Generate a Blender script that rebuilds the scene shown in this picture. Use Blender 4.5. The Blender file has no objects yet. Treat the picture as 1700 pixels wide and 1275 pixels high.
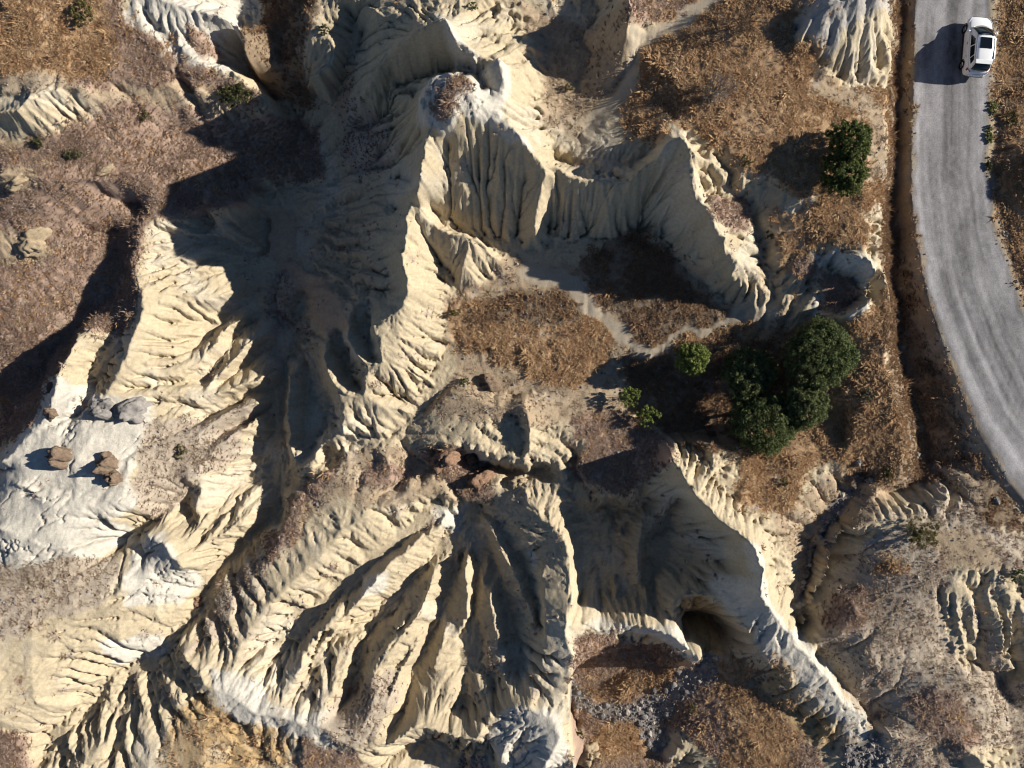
import bpy, bmesh, math, random, time
import numpy as np
from mathutils import Vector, Matrix, Euler
T0 = time.time()
R = math.radians
scene = bpy.context.scene
col = scene.collection

# ------------------------------------------------------------------ camera, sky, sun, exposure
CAM_Z = 55.4
cd = bpy.data.cameras.new('camera'); cam = bpy.data.objects.new('camera', cd); col.objects.link(cam)
cam.location = (0, 0, CAM_Z); cam.rotation_euler = (0, 0, 0)
cd.sensor_width = 36; cd.lens = 36 * 1180 / 1700; cd.clip_end = 3000; cd.clip_start = .5
scene.camera = cam
scene.cycles.use_denoising = True; scene.cycles.denoising_prefilter = 'ACCURATE'; scene.cycles.denoising_input_passes = 'RGB_ALBEDO_NORMAL'; scene.cycles.filter_width = 1.15
SUN_EL, SUN_AZ = R(23.5), R(11)                 # azimuth measured from +X towards +Y
sun_dir = Vector((math.cos(SUN_EL) * math.cos(SUN_AZ), math.cos(SUN_EL) * math.sin(SUN_AZ), math.sin(SUN_EL)))
w = bpy.data.worlds.new('World'); scene.world = w; w.use_nodes = True
wn = w.node_tree.nodes; bg = wn['Background']
sky = wn.new('ShaderNodeTexSky'); sky.sky_type = 'NISHITA'; sky.sun_disc = False
sky.sun_elevation = SUN_EL; sky.sun_rotation = R(90) - SUN_AZ; sky.altitude = 3000; sky.air_density = 1.0; sky.dust_density = .2; sky.ozone_density = 3
w.node_tree.links.new(sky.outputs[0], bg.inputs[0]); bg.inputs[1].default_value = .05
sd = bpy.data.lights.new('sun', 'SUN'); sd.energy = 5.0; sd.angle = R(.53); sd.color = (1, .925, .815)
so = bpy.data.objects.new('sun', sd); col.objects.link(so); so.rotation_euler = (-sun_dir).to_track_quat('-Z', 'Y').to_euler()
vs = scene.view_settings; vs.view_transform = 'Standard'; vs.look = 'None'; vs.gamma = 1; vs.exposure = 0.68; vs.use_curve_mapping = False

# ------------------------------------------------------------------ height field (metres)
def hash01(ix, iy, seed):
    n = (ix.astype(np.int64) * 374761393 + iy.astype(np.int64) * 668265263 + seed * 1274126177) & 0xFFFFFFFF
    n = ((n ^ (n >> 13)) * 1103515245) & 0xFFFFFFFF
    n = ((n ^ (n >> 16)) * 2654435761) & 0xFFFFFFFF
    return (n & 0xFFFFFF) / float(0x1000000)

def vnoise(x, y, seed=0):
    """smooth value noise, about -1..1"""
    x0 = np.floor(x); y0 = np.floor(y)
    fx = x - x0; fy = y - y0
    fx = fx * fx * fx * (fx * (fx * 6 - 15) + 10); fy = fy * fy * fy * (fy * (fy * 6 - 15) + 10)
    a = hash01(x0, y0, seed); b = hash01(x0 + 1, y0, seed); c = hash01(x0, y0 + 1, seed); d = hash01(x0 + 1, y0 + 1, seed)
    return ((a + (b - a) * fx) * (1 - fy) + (c + (d - c) * fx) * fy) * 2 - 1

def fbm(x, y, seed=0, octaves=4, gain=.5):
    s = 0; a = 1; t = 0
    for k in range(octaves):
        ca, sa = math.cos(.7 * k), math.sin(.7 * k)
        s = s + a * vnoise((x * ca - y * sa) * 2 ** k + 17.3 * k, (x * sa + y * ca) * 2 ** k - 9.1 * k, seed + k); t += a; a *= gain
    return s / t

def bilinear(g, gx, gy):
    ny, nx = g.shape
    gx = np.clip(gx, 0, nx - 1.001); gy = np.clip(gy, 0, ny - 1.001)
    i = gx.astype(np.int32); j = gy.astype(np.int32); u = gx - i; v = gy - j
    return (g[j, i] * (1 - u) + g[j, i + 1] * u) * (1 - v) + (g[j + 1, i] * (1 - u) + g[j + 1, i + 1] * u) * v

def blur(a, n=1):
    for _ in range(n):
        p = np.pad(a, 1, mode='edge')
        a = (p[:-2, 1:-1] + p[2:, 1:-1] + p[1:-1, :-2] + p[1:-1, 2:] + 4 * p[1:-1, 1:-1]) / 8
    return a

HX, HY = 44.0, 33.6          # half extents of the detailed ground
CELL = 0.075

def relax(h, w, z, its, om=1.85):
    """membrane through the surveyed lines: fixed where w > 0"""
    free = (w <= 0)
    ny, nx = h.shape
    jj, ii = np.mgrid[0:ny, 0:nx]
    red = free & (((ii + jj) & 1) == 0); blk = free & (((ii + jj) & 1) == 1)
    for k in range(its):
        for m in (red, blk):
            p = np.pad(h, 1, mode='edge')
            av = .25 * (p[:-2, 1:-1] + p[2:, 1:-1] + p[1:-1, :-2] + p[1:-1, 2:])
            h = np.where(m, h + om * (av - h), h)
    return h

def base_surface(lines, cell=0.16):
    nx = int(2 * HX / cell) + 1; ny = int(2 * HY / cell) + 1
    sx = []; sy = []; sz = []
    for ln in lines:
        for (x0, y0, z0), (x1, y1, z1) in zip(ln[:-1], ln[1:]):
            n = max(2, int(math.hypot(x1 - x0, y1 - y0) / (cell * .4)))
            t = np.linspace(0, 1, n)
            sx.append(x0 + (x1 - x0) * t); sy.append(y0 + (y1 - y0) * t); sz.append(z0 + (z1 - z0) * t)
    sx = np.concatenate(sx); sy = np.concatenate(sy); sz = np.concatenate(sz)
    h = None
    for lev in (16, 8, 4, 2, 1):
        c = cell * lev
        mx = (nx - 1) // lev + 1; my = (ny - 1) // lev + 1
        i = np.rint((sx + HX) / c).astype(int); j = np.rint((sy + HY) / c).astype(int)
        ok = (i >= 0) & (j >= 0) & (i < mx) & (j < my)
        k = j[ok] * mx + i[ok]
        w = np.bincount(k, minlength=mx * my).reshape(my, mx); zz = np.bincount(k, weights=sz[ok], minlength=mx * my).reshape(my, mx)
        zz = zz / np.maximum(w, 1)
        if h is None: h = np.full((my, mx), float(sz.mean()))
        else:
            gy, gx = np.mgrid[0:my, 0:mx]
            h = bilinear(h, gx / 2.0, gy / 2.0)
        h = np.where(w > 0, zz, h)
        h = relax(h, w, zz, 160 if lev > 2 else (90 if lev == 2 else 60), 1.8)
    return h

def sample_world(g, x, y, cell):
    return bilinear(g, (x + HX) / cell, (y + HY) / cell)

def polyline_distance(X, Y, pts):
    d = np.full(X.shape, 1e9); t_at = np.zeros(X.shape)
    for k, ((x0, y0), (x1, y1)) in enumerate(zip(pts[:-1], pts[1:])):
        dx, dy = x1 - x0, y1 - y0
        t = np.clip(((X - x0) * dx + (Y - y0) * dy) / (dx * dx + dy * dy), 0, 1)
        q = np.hypot(X - x0 - t * dx, Y - y0 - t * dy)
        m = q < d
        d = np.where(m, q, d); t_at = np.where(m, k + t, t_at)
    return d, t_at

def in_polygon(X, Y, pts):
    inside = np.zeros(X.shape, bool)
    n = len(pts)
    for k in range(n):
        x0, y0 = pts[k]; x1, y1 = pts[(k + 1) % n]
        if y0 == y1: continue
        c = ((y0 > Y) != (y1 > Y)) & (X < (x1 - x0) * (Y - y0) / (y1 - y0) + x0)
        inside ^= c
    return inside

def rain(h, soft, n, steps, seed, cell, rate=.3, cap=2.2, inertia=.08, maxd=.03, dep=.25, updep=.25):
    """many drops of rain run down the slopes together and cut rills into the soft rock"""
    rng = np.random.default_rng(seed)
    ny, nx = h.shape
    x = rng.uniform(1, nx - 3, n); y = rng.uniform(1, ny - 3, n)
    keep = bilinear(soft, x, y) > rng.uniform(0, 1, n); x = x[keep]; y = y[keep]; n = len(x)
    dx = np.zeros(n); dy = np.zeros(n); vel = np.ones(n); wat = np.ones(n); sed = np.zeros(n)
    hf = h.ravel()
    for s in range(steps):
        i = x.astype(np.int32); j = y.astype(np.int32); u = x - i; v = y - j
        k = j * nx + i
        a = hf[k]; b = hf[k + 1]; c = hf[k + nx]; d = hf[k + nx + 1]
        gx = ((b - a) * (1 - v) + (d - c) * v) / cell; gy = ((c - a) * (1 - u) + (d - b) * u) / cell
        h0 = (a * (1 - u) + b * u) * (1 - v) + (c * (1 - u) + d * u) * v
        dx = dx * inertia - gx * (1 - inertia); dy = dy * inertia - gy * (1 - inertia)
        ln = np.hypot(dx, dy) + 1e-9; dx /= ln; dy /= ln
        x2 = x + dx; y2 = y + dy
        ok = (x2 > 1) & (y2 > 1) & (x2 < nx - 3) & (y2 < ny - 3)
        x2 = np.clip(x2, 1, nx - 3); y2 = np.clip(y2, 1, ny - 3)
        i2 = x2.astype(np.int32); j2 = y2.astype(np.int32); u2 = x2 - i2; v2 = y2 - j2; k2 = j2 * nx + i2
        h1 = (hf[k2] * (1 - u2) + hf[k2 + 1] * u2) * (1 - v2) + (hf[k2 + nx] * (1 - u2) + hf[k2 + nx + 1] * u2) * v2
        dh = h1 - h0
        capac = np.maximum(-dh, .002) * vel * wat * cap
        up = dh > 0
        q = np.where(up, np.minimum(dh, sed) * updep, np.where(sed > capac, (sed - capac) * dep, -np.minimum((capac - sed) * rate, np.minimum(-dh, maxd))))
        q = np.where(q < 0, q * soft.ravel()[k], q)
        q = np.where(ok, q, 0)
        sed = sed - q
        hf = hf + np.bincount(np.concatenate((k, k + 1, k + nx, k + nx + 1)), weights=np.concatenate((q * (1 - u) * (1 - v), q * u * (1 - v), q * (1 - u) * v, q * u * v)), minlength=nx * ny)
        vel = np.sqrt(np.clip(vel * vel - dh * 6, .05, 9)); wat = wat * .985
        x, y = x2, y2
        if s % 20 == 19:
            al = ok & (wat > .1)
            x, y, dx, dy, vel, wat, sed = (q_[al] for q_ in (x, y, dx, dy, vel, wat, sed))
    return hf.reshape(ny, nx)

def flow(h, soft, n, steps, seed, cell, inertia=.15):
    """how often running water passes each spot"""
    rng = np.random.default_rng(seed)
    ny, nx = h.shape
    x = rng.uniform(1, nx - 3, n); y = rng.uniform(1, ny - 3, n)
    keep = bilinear(soft, x, y) > rng.uniform(0, 1, n); x = x[keep]; y = y[keep]; n = len(x)
    dx = np.zeros(n); dy = np.zeros(n); hf = h.ravel(); acc = np.zeros(nx * ny); h_last = np.full(n, 1e9); alive = np.ones(n, bool); was_stuck = np.zeros(n, bool)
    for s in range(steps):
        i = x.astype(np.int32); j = y.astype(np.int32); u = x - i; v = y - j; k = j * nx + i
        a = hf[k]; b = hf[k + 1]; c = hf[k + nx]; d = hf[k + nx + 1]
        gx = ((b - a) * (1 - v) + (d - c) * v) / cell; gy = ((c - a) * (1 - u) + (d - b) * u) / cell
        sl = np.hypot(gx, gy)
        h0 = (a * (1 - u) + b * u) * (1 - v) + (c * (1 - u) + d * u) * v
        stuck = h0 > h_last - .002
        alive = alive & ~(stuck & was_stuck); was_stuck = stuck; h_last = np.minimum(h0, h_last)
        dx = dx * inertia - gx * (1 - inertia); dy = dy * inertia - gy * (1 - inertia)
        ln = np.hypot(dx, dy) + 1e-9; dx /= ln; dy /= ln
        wgt = np.clip(sl * 2 - .2, 0, 1) * alive
        acc += np.bincount(k + (u > .5) + nx * (v > .5), weights=wgt, minlength=nx * ny)
        x = np.clip(x + dx, 1, nx - 3); y = np.clip(y + dy, 1, ny - 3)
    return acc.reshape(ny, nx)

def fill_pits(h, its=500, eps=.0015):
    """the surface with its closed hollows filled to the brim, so that water finds a way on"""
    w = np.full(h.shape, h.max() + 1.0)
    w[0, :] = h[0, :]; w[-1, :] = h[-1, :]; w[:, 0] = h[:, 0]; w[:, -1] = h[:, -1]
    for k in range(its):
        p = np.pad(w, 1, mode='edge')
        m = np.minimum(np.minimum(p[:-2, 1:-1], p[2:, 1:-1]), np.minimum(p[1:-1, :-2], p[1:-1, 2:])) + eps
        m = np.minimum(m, np.minimum(np.minimum(p[:-2, :-2], p[2:, 2:]), np.minimum(p[2:, :-2], p[:-2, 2:])) + eps * 1.4)
        n = np.maximum(h, np.minimum(w, m))
        if k % 25 == 24 and np.abs(n - w).max() < 1e-5: break
        w = n
    return n

def flutes(X, Y, gx, gy, wave, seed):
    """sharp-floored furrows that run down the slope: 0 on the floors, 1 on the ribs between them"""
    c = wave * 1.15
    i0 = np.floor(X / c); j0 = np.floor(Y / c)
    S = np.zeros(X.shape); C = np.zeros(X.shape); W = np.zeros(X.shape) + 1e-6
    gl = np.hypot(gx, gy) + 1e-6; px = -gy / gl; py = gx / gl       # across the slope
    for dj in (-1, 0, 1):
        for di in (-1, 0, 1):
            i = i0 + di; j = j0 + dj
            ax = (i + hash01(i, j, seed)) * c; ay = (j + hash01(i, j, seed + 1)) * c
            rx = X - ax; ry = Y - ay
            w = np.maximum(0, np.exp(-(rx * rx + ry * ry) / (c * c) * 1.6) - .02)
            ph = (rx * px + ry * py) * (2 * math.pi / wave) + (hash01(i, j, seed + 2) - .5) * 2.6
            S += w * np.sin(ph); C += w * np.cos(ph); W += w
    a = np.arctan2(S, C)
    mag = np.clip(np.hypot(S, C) / W * 1.6, 0, 1)
    return .5 * np.abs(np.sin(a / 2)) + .5 * np.abs(a) / math.pi, mag

LINES = [
[(-11.1,21.65,3),(-8.9,23.11,5.4),(-6.35,23.22,8.6),(-5.24,23.35,9.6),(-4.43,23.42,9.9),(-3.73,22.46,9.1),(-2.58,21.44,8.5),(-1.92,21.14,8.3)],
[(-11.5,21.3,2.2),(-9.25,21.92,3.4),(-6.89,22.28,4.6),(-5.53,22.23,5.2),(-2.91,21.57,6.4),(-2.07,21.19,6.6)],
[(-14.49,28.86,3.6),(-10.89,27.77,4),(-8.51,25.33,5.2),(-7.15,25.96,5.8),(-3.77,26.35,6),(0.42,26.27,5.6)],
[(-2.08,23.98,6.4),(0,23.64,5.8),(1.6,23.74,5.6),(1.71,22.1,5),(2.37,20.99,4.6)],
[(7.86,25.85,9),(7.77,24.49,8.6),(7.4,23.5,8.2),(7.94,23.06,6.6)],
[(6.41,27.23,5),(4.34,25.06,4.2),(4.77,22.45,4.2),(3.47,20.72,4.2),(2.15,26.15,4.6),(5.62,23.66,4.4)],
[(14.36,26.97,7),(12.97,25.84,6.8),(8.76,23.45,6.2),(7.68,21,5.6),(5.77,18.69,5),(4.31,17.11,4.6)],
[(-5.87,18.3,9.2),(-5.51,19.12,9.6),(-4.94,19.57,9.9),(-3.91,19.75,10.2),(-2.76,19.25,10.2),(-2.23,18.29,10),(-2.89,17.26,9.9),(-3.8,16.75,9.7),(-4.5,16.27,9.2),(-5.4,16.93,9.2),(-5.87,18.3,9.2)],
[(-4.41,17.56,10.1),(-3.44,18.63,10.3)],
[(-6.24,19.14,7.6),(-6.43,17.8,7.4),(-6.15,16.51,7)],
[(-2.01,20.19,8),(-2.12,19.5,8.2)],
[(-1.73,20.66,9),(-1.17,20.96,9.3),(-0.59,20.07,9.2),(-0.71,18.74,9.1),(-0.31,17.2,9)],
[(-2.89,17.26,9.9),(-1.96,17.13,9.2),(-0.31,17.2,9),(0.59,16.33,8.7),(1.41,15.36,8),(2.13,14.58,7)],
[(2.13,14.58,7),(2.8,14.89,6.8),(3.74,14.42,6.3),(5.44,14.25,6),(6.71,13.91,5.9),(7.95,13.71,6),(8.68,14.37,6.6),(9.92,15.09,7.6),(10.28,15.75,8.4),(11.03,16.14,8.9),(11.77,15.62,8.8)],
[(11.77,15.62,8.8),(12.13,14.59,8.3),(11.92,13.75,7.9),(12.5,12.69,7.5),(13.36,11.95,7.2),(13.87,10.42,6.7),(14.77,10.05,6.3),(14.68,9.12,5.9),(15.91,8.49,5.2),(15.67,7.56,4.6),(17.19,7.03,3.4)],
[(12.92,13.84,7),(13.13,13.1,7)],
[(0,20.73,7.2),(1.25,19.08,6.2),(2.32,17.62,5.6),(3.43,16.1,4.8)],
[(0.84,21.25,6),(2.34,19.89,5.2),(3.64,18.08,4.9),(4.09,16.68,4.6)],
[(3.42,16.07,4.9),(4.69,15.67,5.1),(6.38,15.72,5.2),(8.46,15.12,5.5),(9.86,16.26,5.9)],
[(4.7,17.62,5),(6.36,16.84,5.4),(8.41,16.92,5.8),(9.97,17.13,6.4)],
[(-5.99,12.99,3),(-4.94,11.79,2.4),(-3.17,11.13,1.9),(-1.37,10.39,1.5),(0.55,9.76,1.2),(3.22,9.99,1.2),(5.97,10.68,1.2),(9.19,11.14,1.2),(11.44,10.41,1.4),(13.27,8.35,1.4),(15.53,6.51,1.5),(17.2,5.86,2)],
[(2.26,14.25,7),(1.99,13.03,5.4),(1.56,11.99,4.4),(1.75,11.06,3.7),(1.65,10.32,1.4)],
[(0.92,14.55,6),(0.61,13.06,3.6),(0.36,11.06,1.6)],
[(3.09,13.64,4.7),(2.78,12.01,2.4),(2.75,10.43,1.3)],
[(-4.29,16.24,7.2),(-4.81,14.55,6),(-4.99,13.34,4.2)],
[(-2.4,16.5,8.2),(-2.1,14.61,5.8),(-1.54,12.67,3.4),(-0.91,10.62,1.5)],
[(4.74,13.24,4.6),(5.61,12.01,2.4)],
[(6.83,13.13,5),(7.55,11.88,3)],
[(9.75,14.3,5.4),(9.73,12.72,3.2),(9.61,11.33,1.4)],
[(11.07,14.25,7),(11.11,12.71,5),(11.45,11.57,2.4)],
[(12.92,11.09,4.6),(13.87,9.28,2.6)],
[(14.21,8.93,4.6),(15.44,7.49,2.6)],
[(-5.31,16.61,9),(-5.74,15.34,8.7),(-6.05,13.84,8.4),(-6.41,13.05,7.2),(-6.84,12.77,5.6),(-7.23,12.23,5.2),(-7.43,10.57,5),(-7.79,9.31,4.9),(-7.4,7.64,4.6),(-7.55,6.4,4.2),(-8.24,5.5,3.7),(-9.25,4.91,3.4),(-10.31,4.45,3.2),(-10.11,3.43,3.1),(-9.68,2.42,3),(-9.91,1.41,2.7),(-10.87,1.63,2.6),(-10.98,0.34,2.5),(-11.16,-0.92,2.3),(-12.17,-0.56,2.2),(-13.03,-0.16,2),(-12.63,-1.38,2),(-12.51,-2.38,1.9),(-12.63,-3.67,1.6),(-13.92,-4.22,1),(-14.77,-4.44,0.6)],
[(-10.87,1.63,2.6),(-11.7,2.14,2.3),(-12.58,3.53,1.6),(-12.54,5.46,0.6),(-12.16,7.37,0.2)],
[(-13.03,-0.16,2),(-13.77,0.8,1.6),(-14.58,2.11,0.6),(-14.47,3.68,-0.6)],
[(-10.58,1.8,1.6),(-11.37,3.15,0.4),(-11.55,4.81,0),(-11.19,6.18,0.4)],
[(-11.71,-0.48,1),(-12.68,0.82,0),(-13.53,2.26,-0.8),(-14.15,3.73,-1.4)],
[(-13.69,-2.48,-0.3),(-14.58,-0.6,-1),(-15.81,1.34,-2),(-16.71,2.83,-2.6)],
[(-9.36,8.11,1.5),(-10.11,9.53,1.2),(-11.78,9.78,-0.2),(-13.48,9.51,-1.4)],
[(-8.82,7.13,2),(-10.14,6.8,1)],
[(-8.6,13.01,2),(-9.65,14.12,1.2),(-11.31,14.02,-0.2),(-13.04,12.44,-1.6)],
[(-7.41,14.7,4),(-8.53,15.61,2.4),(-9.61,14.99,1.4)],
[(-6.84,12.77,5.6),(-6.22,12.24,4.8),(-5.54,11.32,4.3),(-4.35,10.85,4.1),(-3.01,10.78,4),(-2.21,10.4,3.3),(-1.27,9.39,2),(-1.05,8.37,1.3)],
[(-3.01,10.78,4),(-3.27,9.6,3.3),(-3.77,8.41,2.5),(-4.03,7.39,1.4)],
[(-2.25,8.9,2.2),(-1.1,7.71,1.1),(-1.84,7.08,1),(-3.22,6.88,1.1)],
[(-6.55,11.02,3.9),(-5.82,9.96,2.6),(-5.02,8.78,1.6),(-4.5,7.33,1.2)],
[(-6.92,10.7,4.4),(-6.45,9.16,3.3),(-5.86,7.55,2.2),(-4.97,6.1,1.1)],
[(-7.13,5.24,2.8),(-5.93,4.45,1.6),(-4.64,3.59,0.7)],
[(-8.44,3.44,3),(-6.81,2.61,1.8),(-5.11,1.74,0.6)],
[(-8.95,1.23,2.6),(-7.31,0.57,1.5),(-5.59,-0.12,0.4)],
[(-10.41,-1.47,2),(-8.73,-1.95,1.2),(-7,-1.98,0.3)],
[(-11.44,-3.32,1.4),(-9.75,-3.83,0.6)],
[(-4.84,5.88,1),(-4.32,3.6,0.6),(-4.89,1.28,0.45),(-5.37,-0.35,0.3),(-7.28,-2.46,0),(-9.66,-4.26,-0.2),(-12.68,-4.67,0)],
[(-3.24,5.44,0.8),(0,4.05,0.8),(4.63,4.14,0.8),(6.94,4.97,0.8)],
[(-2.32,3.13,0.7),(2.32,2.43,0.7),(6.05,2.21,0.5)],
[(-3.74,0.82,0.2),(0,-0.12,0.1),(4.69,-0.35,0.1),(7.5,0.82,0.1)],
[(0.46,7.71,1.1),(5.05,7.23,1.2),(9.17,7.22,1.3),(12.36,6.29,1.4),(15.96,4.9,1.6)],
[(9.31,2.68,0.5),(12.47,3.58,0.9),(17.72,5.34,1.8)],
[(10.28,21.68,6.9),(14.33,18.73,7.1),(18.5,16.75,6.9),(22.79,16.06,6.5),(24.75,12.9,5.9)],
[(12.31,23.69,7),(16.27,22.68,7.4),(18.38,21.14,7.2),(23.67,19,6.4)],
[(10.34,18.51,6.6),(14.42,15.55,6.8),(18.69,14.01,6.4),(20.93,12.87,6)],
[(10.01,20.33,6.2),(10.88,18.32,6)],
[(13.42,15.36,7.4),(14.53,13.18,6.4),(16.23,10.14,5),(17.56,7.35,3.6),(18.42,5.28,2.4)],
[(17.02,13.08,5.2),(18.29,10.35,4),(19.46,7.41,3.2),(20.14,5.26,2.6)],
[(18,13.71,6),(19.05,13.08,6),(18.79,11.43,5),(19.45,9.4,4.4)],
[(21.19,11.76,5.4),(23.63,12.34,5.6),(25.1,10.74,5.2)],
[(20.52,3.53,1.6),(21.93,4.36,2.6),(24.24,3.86,3.4)],
[(22.09,9.2,4.3),(23.49,9.55,5),(25.11,8.76,5.6),(25.31,7.27,5.7),(25.25,6.04,5.4),(24.56,5.23,5),(23.86,4.65,4.4)],
[(21.81,6.06,3.4),(23.05,5.87,3.1),(24.42,5.57,3),(25.44,6.45,3.1),(25.57,7.5,3.2),(24.28,7.75,3.3),(23.14,7.6,3.4)],
[(20.91,8.17,4),(23.31,8.03,3.5),(25.04,7.2,3.1)],
[(19.28,23.12,8),(19.79,24.24,8.7),(20.75,24.76,9.2),(22.61,25.24,9.4),(24.77,25.85,9)],
[(19.28,23.12,8),(20.73,22.52,7.9),(22.05,23.07,8.1),(23.6,23.7,8.2),(25.04,25.02,8.2)],
[(20.18,22.78,7),(21.67,21.77,6.7),(23.3,20.49,6.3),(25.12,21.04,6),(26.04,22.5,6)],
[(19.2,24,7.2),(18.38,22.98,7.2)],
[(26.35,24.91,6.2),(26.26,22.55,5.9),(26.17,18.46,5.6),(26.23,14.72,5.4),(25.95,13.08,5.2),(25.83,10.12,5.1),(26.65,7.21,4.6),(27.22,4.24,4.1),(26.88,1.64,3.9),(28.04,-0.99,3.7),(28.88,-4.53,3.3),(28.53,-6.8,2.8),(26.72,-7.52,2.4)],
[(29.39,29.87,1.8),(29.31,26.28,1.7),(29.09,23.14,1.6),(29.01,17.7,1.5),(28.83,13.16,1.4),(28.93,8.6,1.3),(29.59,4.49,1.1),(29.97,0.81,1),(31.04,-2.89,0.9),(31.64,-6.12,0.9),(29.86,-8.02,1.2),(27.97,-7.91,1.3)],
[(29.71,29.64,3),(29.57,21.65,3),(29.44,14.99,3),(29.84,10.55,3),(30.76,6.11,2.95),(32.26,1.67,2.9),(33.97,-2.79,2.8),(36.18,-6.81,2.7),(38.93,-10.4,2.6)],
[(36.57,29.7,2.9),(36.13,21.69,2.9),(35.68,15.91,2.9),(36.39,11.46,2.9),(37.46,7.9,2.9),(38.93,4.12,2.9)],
[(38.04,29.53,3.2),(37.82,21.57,3.2),(37.53,18.88,3.3)],
[(38.49,9.62,3.2),(39.81,6.97,3.2)],
[(39.23,18.58,3.5),(38.47,16.75,4.4),(38.61,14.56,4.5),(39.27,13.23,3.8)],  # unseen bank beyond the right edge, added to cast shade on the verge
[(8.95,1.3,-0.2),(11.84,0.83,-0.5),(14.26,-1.07,-0.7),(16.55,-0.12,-0.4),(18.68,1.75,0.3)],
[(9.89,-2.47,-0.2),(12.29,-3.9,-0.4),(16.58,-2.96,-0.5),(18.78,-1.06,0)],
[(21.88,0.8,1.6),(21.47,-2.85,1.5),(18.69,-5.13,1.6)],
[(24.42,0.78,3),(25.76,-2.78,3),(24.7,-5.5,2.4)],
[(21.56,-5.95,2.4),(20.14,-8.61,2.6),(24.89,-6.9,2)],
[(25.02,-1.92,2.2),(24.76,-4.2,1.8)],
[(12.17,-4.62,2.2),(14.65,-4.33,3),(17.16,-5.01,2.8)],
[(13.19,-3.79,-0.2),(15.91,-3.95,0.2)],
[(11.63,-5.27,3.8),(12.99,-7.47,4.3),(14.52,-9.5,5),(16.01,-10.85,5.7),(16.83,-11.24,6),(17.25,-12.66,6),(17.39,-14.88,5.6),(18.41,-16.19,4.4),(19.47,-17.33,3.3),(21.11,-19.2,2.4),(22.36,-20.44,2.1),(23.89,-22.37,1.8),(25.21,-24.32,1.5),(27.1,-25.38,1.2),(27.86,-26.86,0.8)],
[(15.54,-7.22,3),(18.21,-10.32,3),(20.29,-13.19,2.2),(21.65,-16.77,0.8),(22.31,-19.57,0.1)],
[(19.4,-13.59,2.4),(20.44,-15.78,1.8)],
[(23.47,-20.87,0),(25.26,-22.28,0),(26.9,-24.49,0.1),(28.82,-26.13,0.1)],
[(26.95,-6.97,1.5),(24.8,-9.85,0.7),(23.52,-13.05,-0.1),(22.73,-16.52,-0.7),(22.66,-19,-1)],
[(31.97,-8.33,3),(28.86,-9.21,3),(25.31,-10.55,3),(23.94,-11.9,2.9),(23.45,-14.38,2.8),(22.72,-16.79,2.2),(22.6,-18.95,1.2)],
[(25.26,-10.35,1),(24.09,-12.96,0.3),(23.23,-16.37,-0.2)],
[(25.9,-11.72,2.7),(28.86,-13.88,3),(33.05,-13.77,3.4),(35.32,-11.59,3.3),(37.6,-12.94,3.2)],
[(25.51,-16.22,2.6),(27.05,-20.85,2.2),(29.19,-18.98,2.4),(30.76,-16.16,2.8)],
[(31.68,-23.19,2),(33.81,-21.75,2.2),(36.75,-24.92,1.2)],
[(28.62,-26.46,1.8),(32.61,-28.13,1.2),(34.7,-29.73,0.8)],
[(24.2,-20.03,1),(25.03,-19.23,1.7)],
[(26.79,-23.3,0.9),(27.33,-22.16,1.2)],
[(37.62,-22.41,0.6),(39.25,-25.65,-0.4),(40.48,-28.22,-0.8)],
[(33.94,-27.27,2),(35.88,-28.73,1.8)],
[(38.58,-23.08,1.2),(39.67,-23.37,1.6)],
[(23.26,-19.28,1.8),(24.52,-18.83,2.3),(25.02,-17.82,2.5)],
[(30.97,-14.53,3.05),(31.37,-16.4,2.75),(31.79,-17.87,2.35),(32.6,-20.4,1.6)],
[(31.59,-15.15,2.75),(32.15,-16.79,2.2),(32.6,-18.07,1.75),(33.24,-20.52,1.3)],
[(31.81,-14.93,3.05),(32.21,-16.8,2.75),(32.64,-18.37,2.35),(33.47,-21,1.6)],
[(32.44,-15.55,2.75),(33,-17.2,2.2),(33.46,-18.57,1.75),(34.11,-21.11,1.3)],
[(32.7,-15.33,3.05),(33.11,-17.2,2.75),(33.54,-18.86,2.35),(34.38,-21.59,1.6)],
[(33.33,-15.95,2.75),(33.9,-17.61,2.2),(34.37,-19.07,1.75),(35.03,-21.71,1.3)],
[(33.63,-14.53,3.05),(34.04,-16.4,2.75),(34.48,-17.96,2.35),(35.33,-20.59,1.6)],
[(34.27,-15.15,2.75),(34.85,-16.79,2.2),(35.33,-18.16,1.75),(35.99,-20.7,1.3)],
[(35.05,-14.53,3.05),(35.47,-16.4,2.75),(35.92,-17.87,2.35),(36.79,-20.4,1.6)],
[(35.69,-15.15,2.75),(36.29,-16.79,2.2),(36.78,-18.07,1.75),(37.46,-20.52,1.3)],
[(35.76,-14.93,3.05),(36.19,-16.8,2.75),(36.64,-18.37,2.35),(37.52,-21,1.6)],
[(36.41,-15.55,2.75),(37.01,-17.2,2.2),(37.51,-18.57,1.75),(38.19,-21.11,1.3)],
[(36.51,-15.33,3.05),(36.94,-17.2,2.75),(37.4,-18.86,2.35),(38.3,-21.59,1.6)],
[(37.17,-15.95,2.75),(37.78,-17.61,2.2),(38.28,-19.07,1.75),(38.97,-21.71,1.3)],
[(37.27,-14.53,3.05),(37.7,-16.4,2.75),(38.17,-17.96,2.35),(39.07,-20.59,1.6)],
[(37.93,-15.15,2.75),(38.55,-16.79,2.2),(39.06,-18.16,1.75),(39.75,-20.7,1.3)],
[(38.06,-14.93,3.05),(38.51,-16.8,2.75),(38.98,-18.46,2.35),(39.89,-21.18,1.6)],
[(38.73,-15.55,2.75),(39.36,-17.2,2.2),(39.87,-18.66,1.75),(40.57,-21.3,1.3)],
[(11.68,-5.29,3.6),(11.17,-6.72,1.6),(9.77,-7.65,0.5),(8.08,-8.66,0),(6.37,-9.46,-0.3)],
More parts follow.
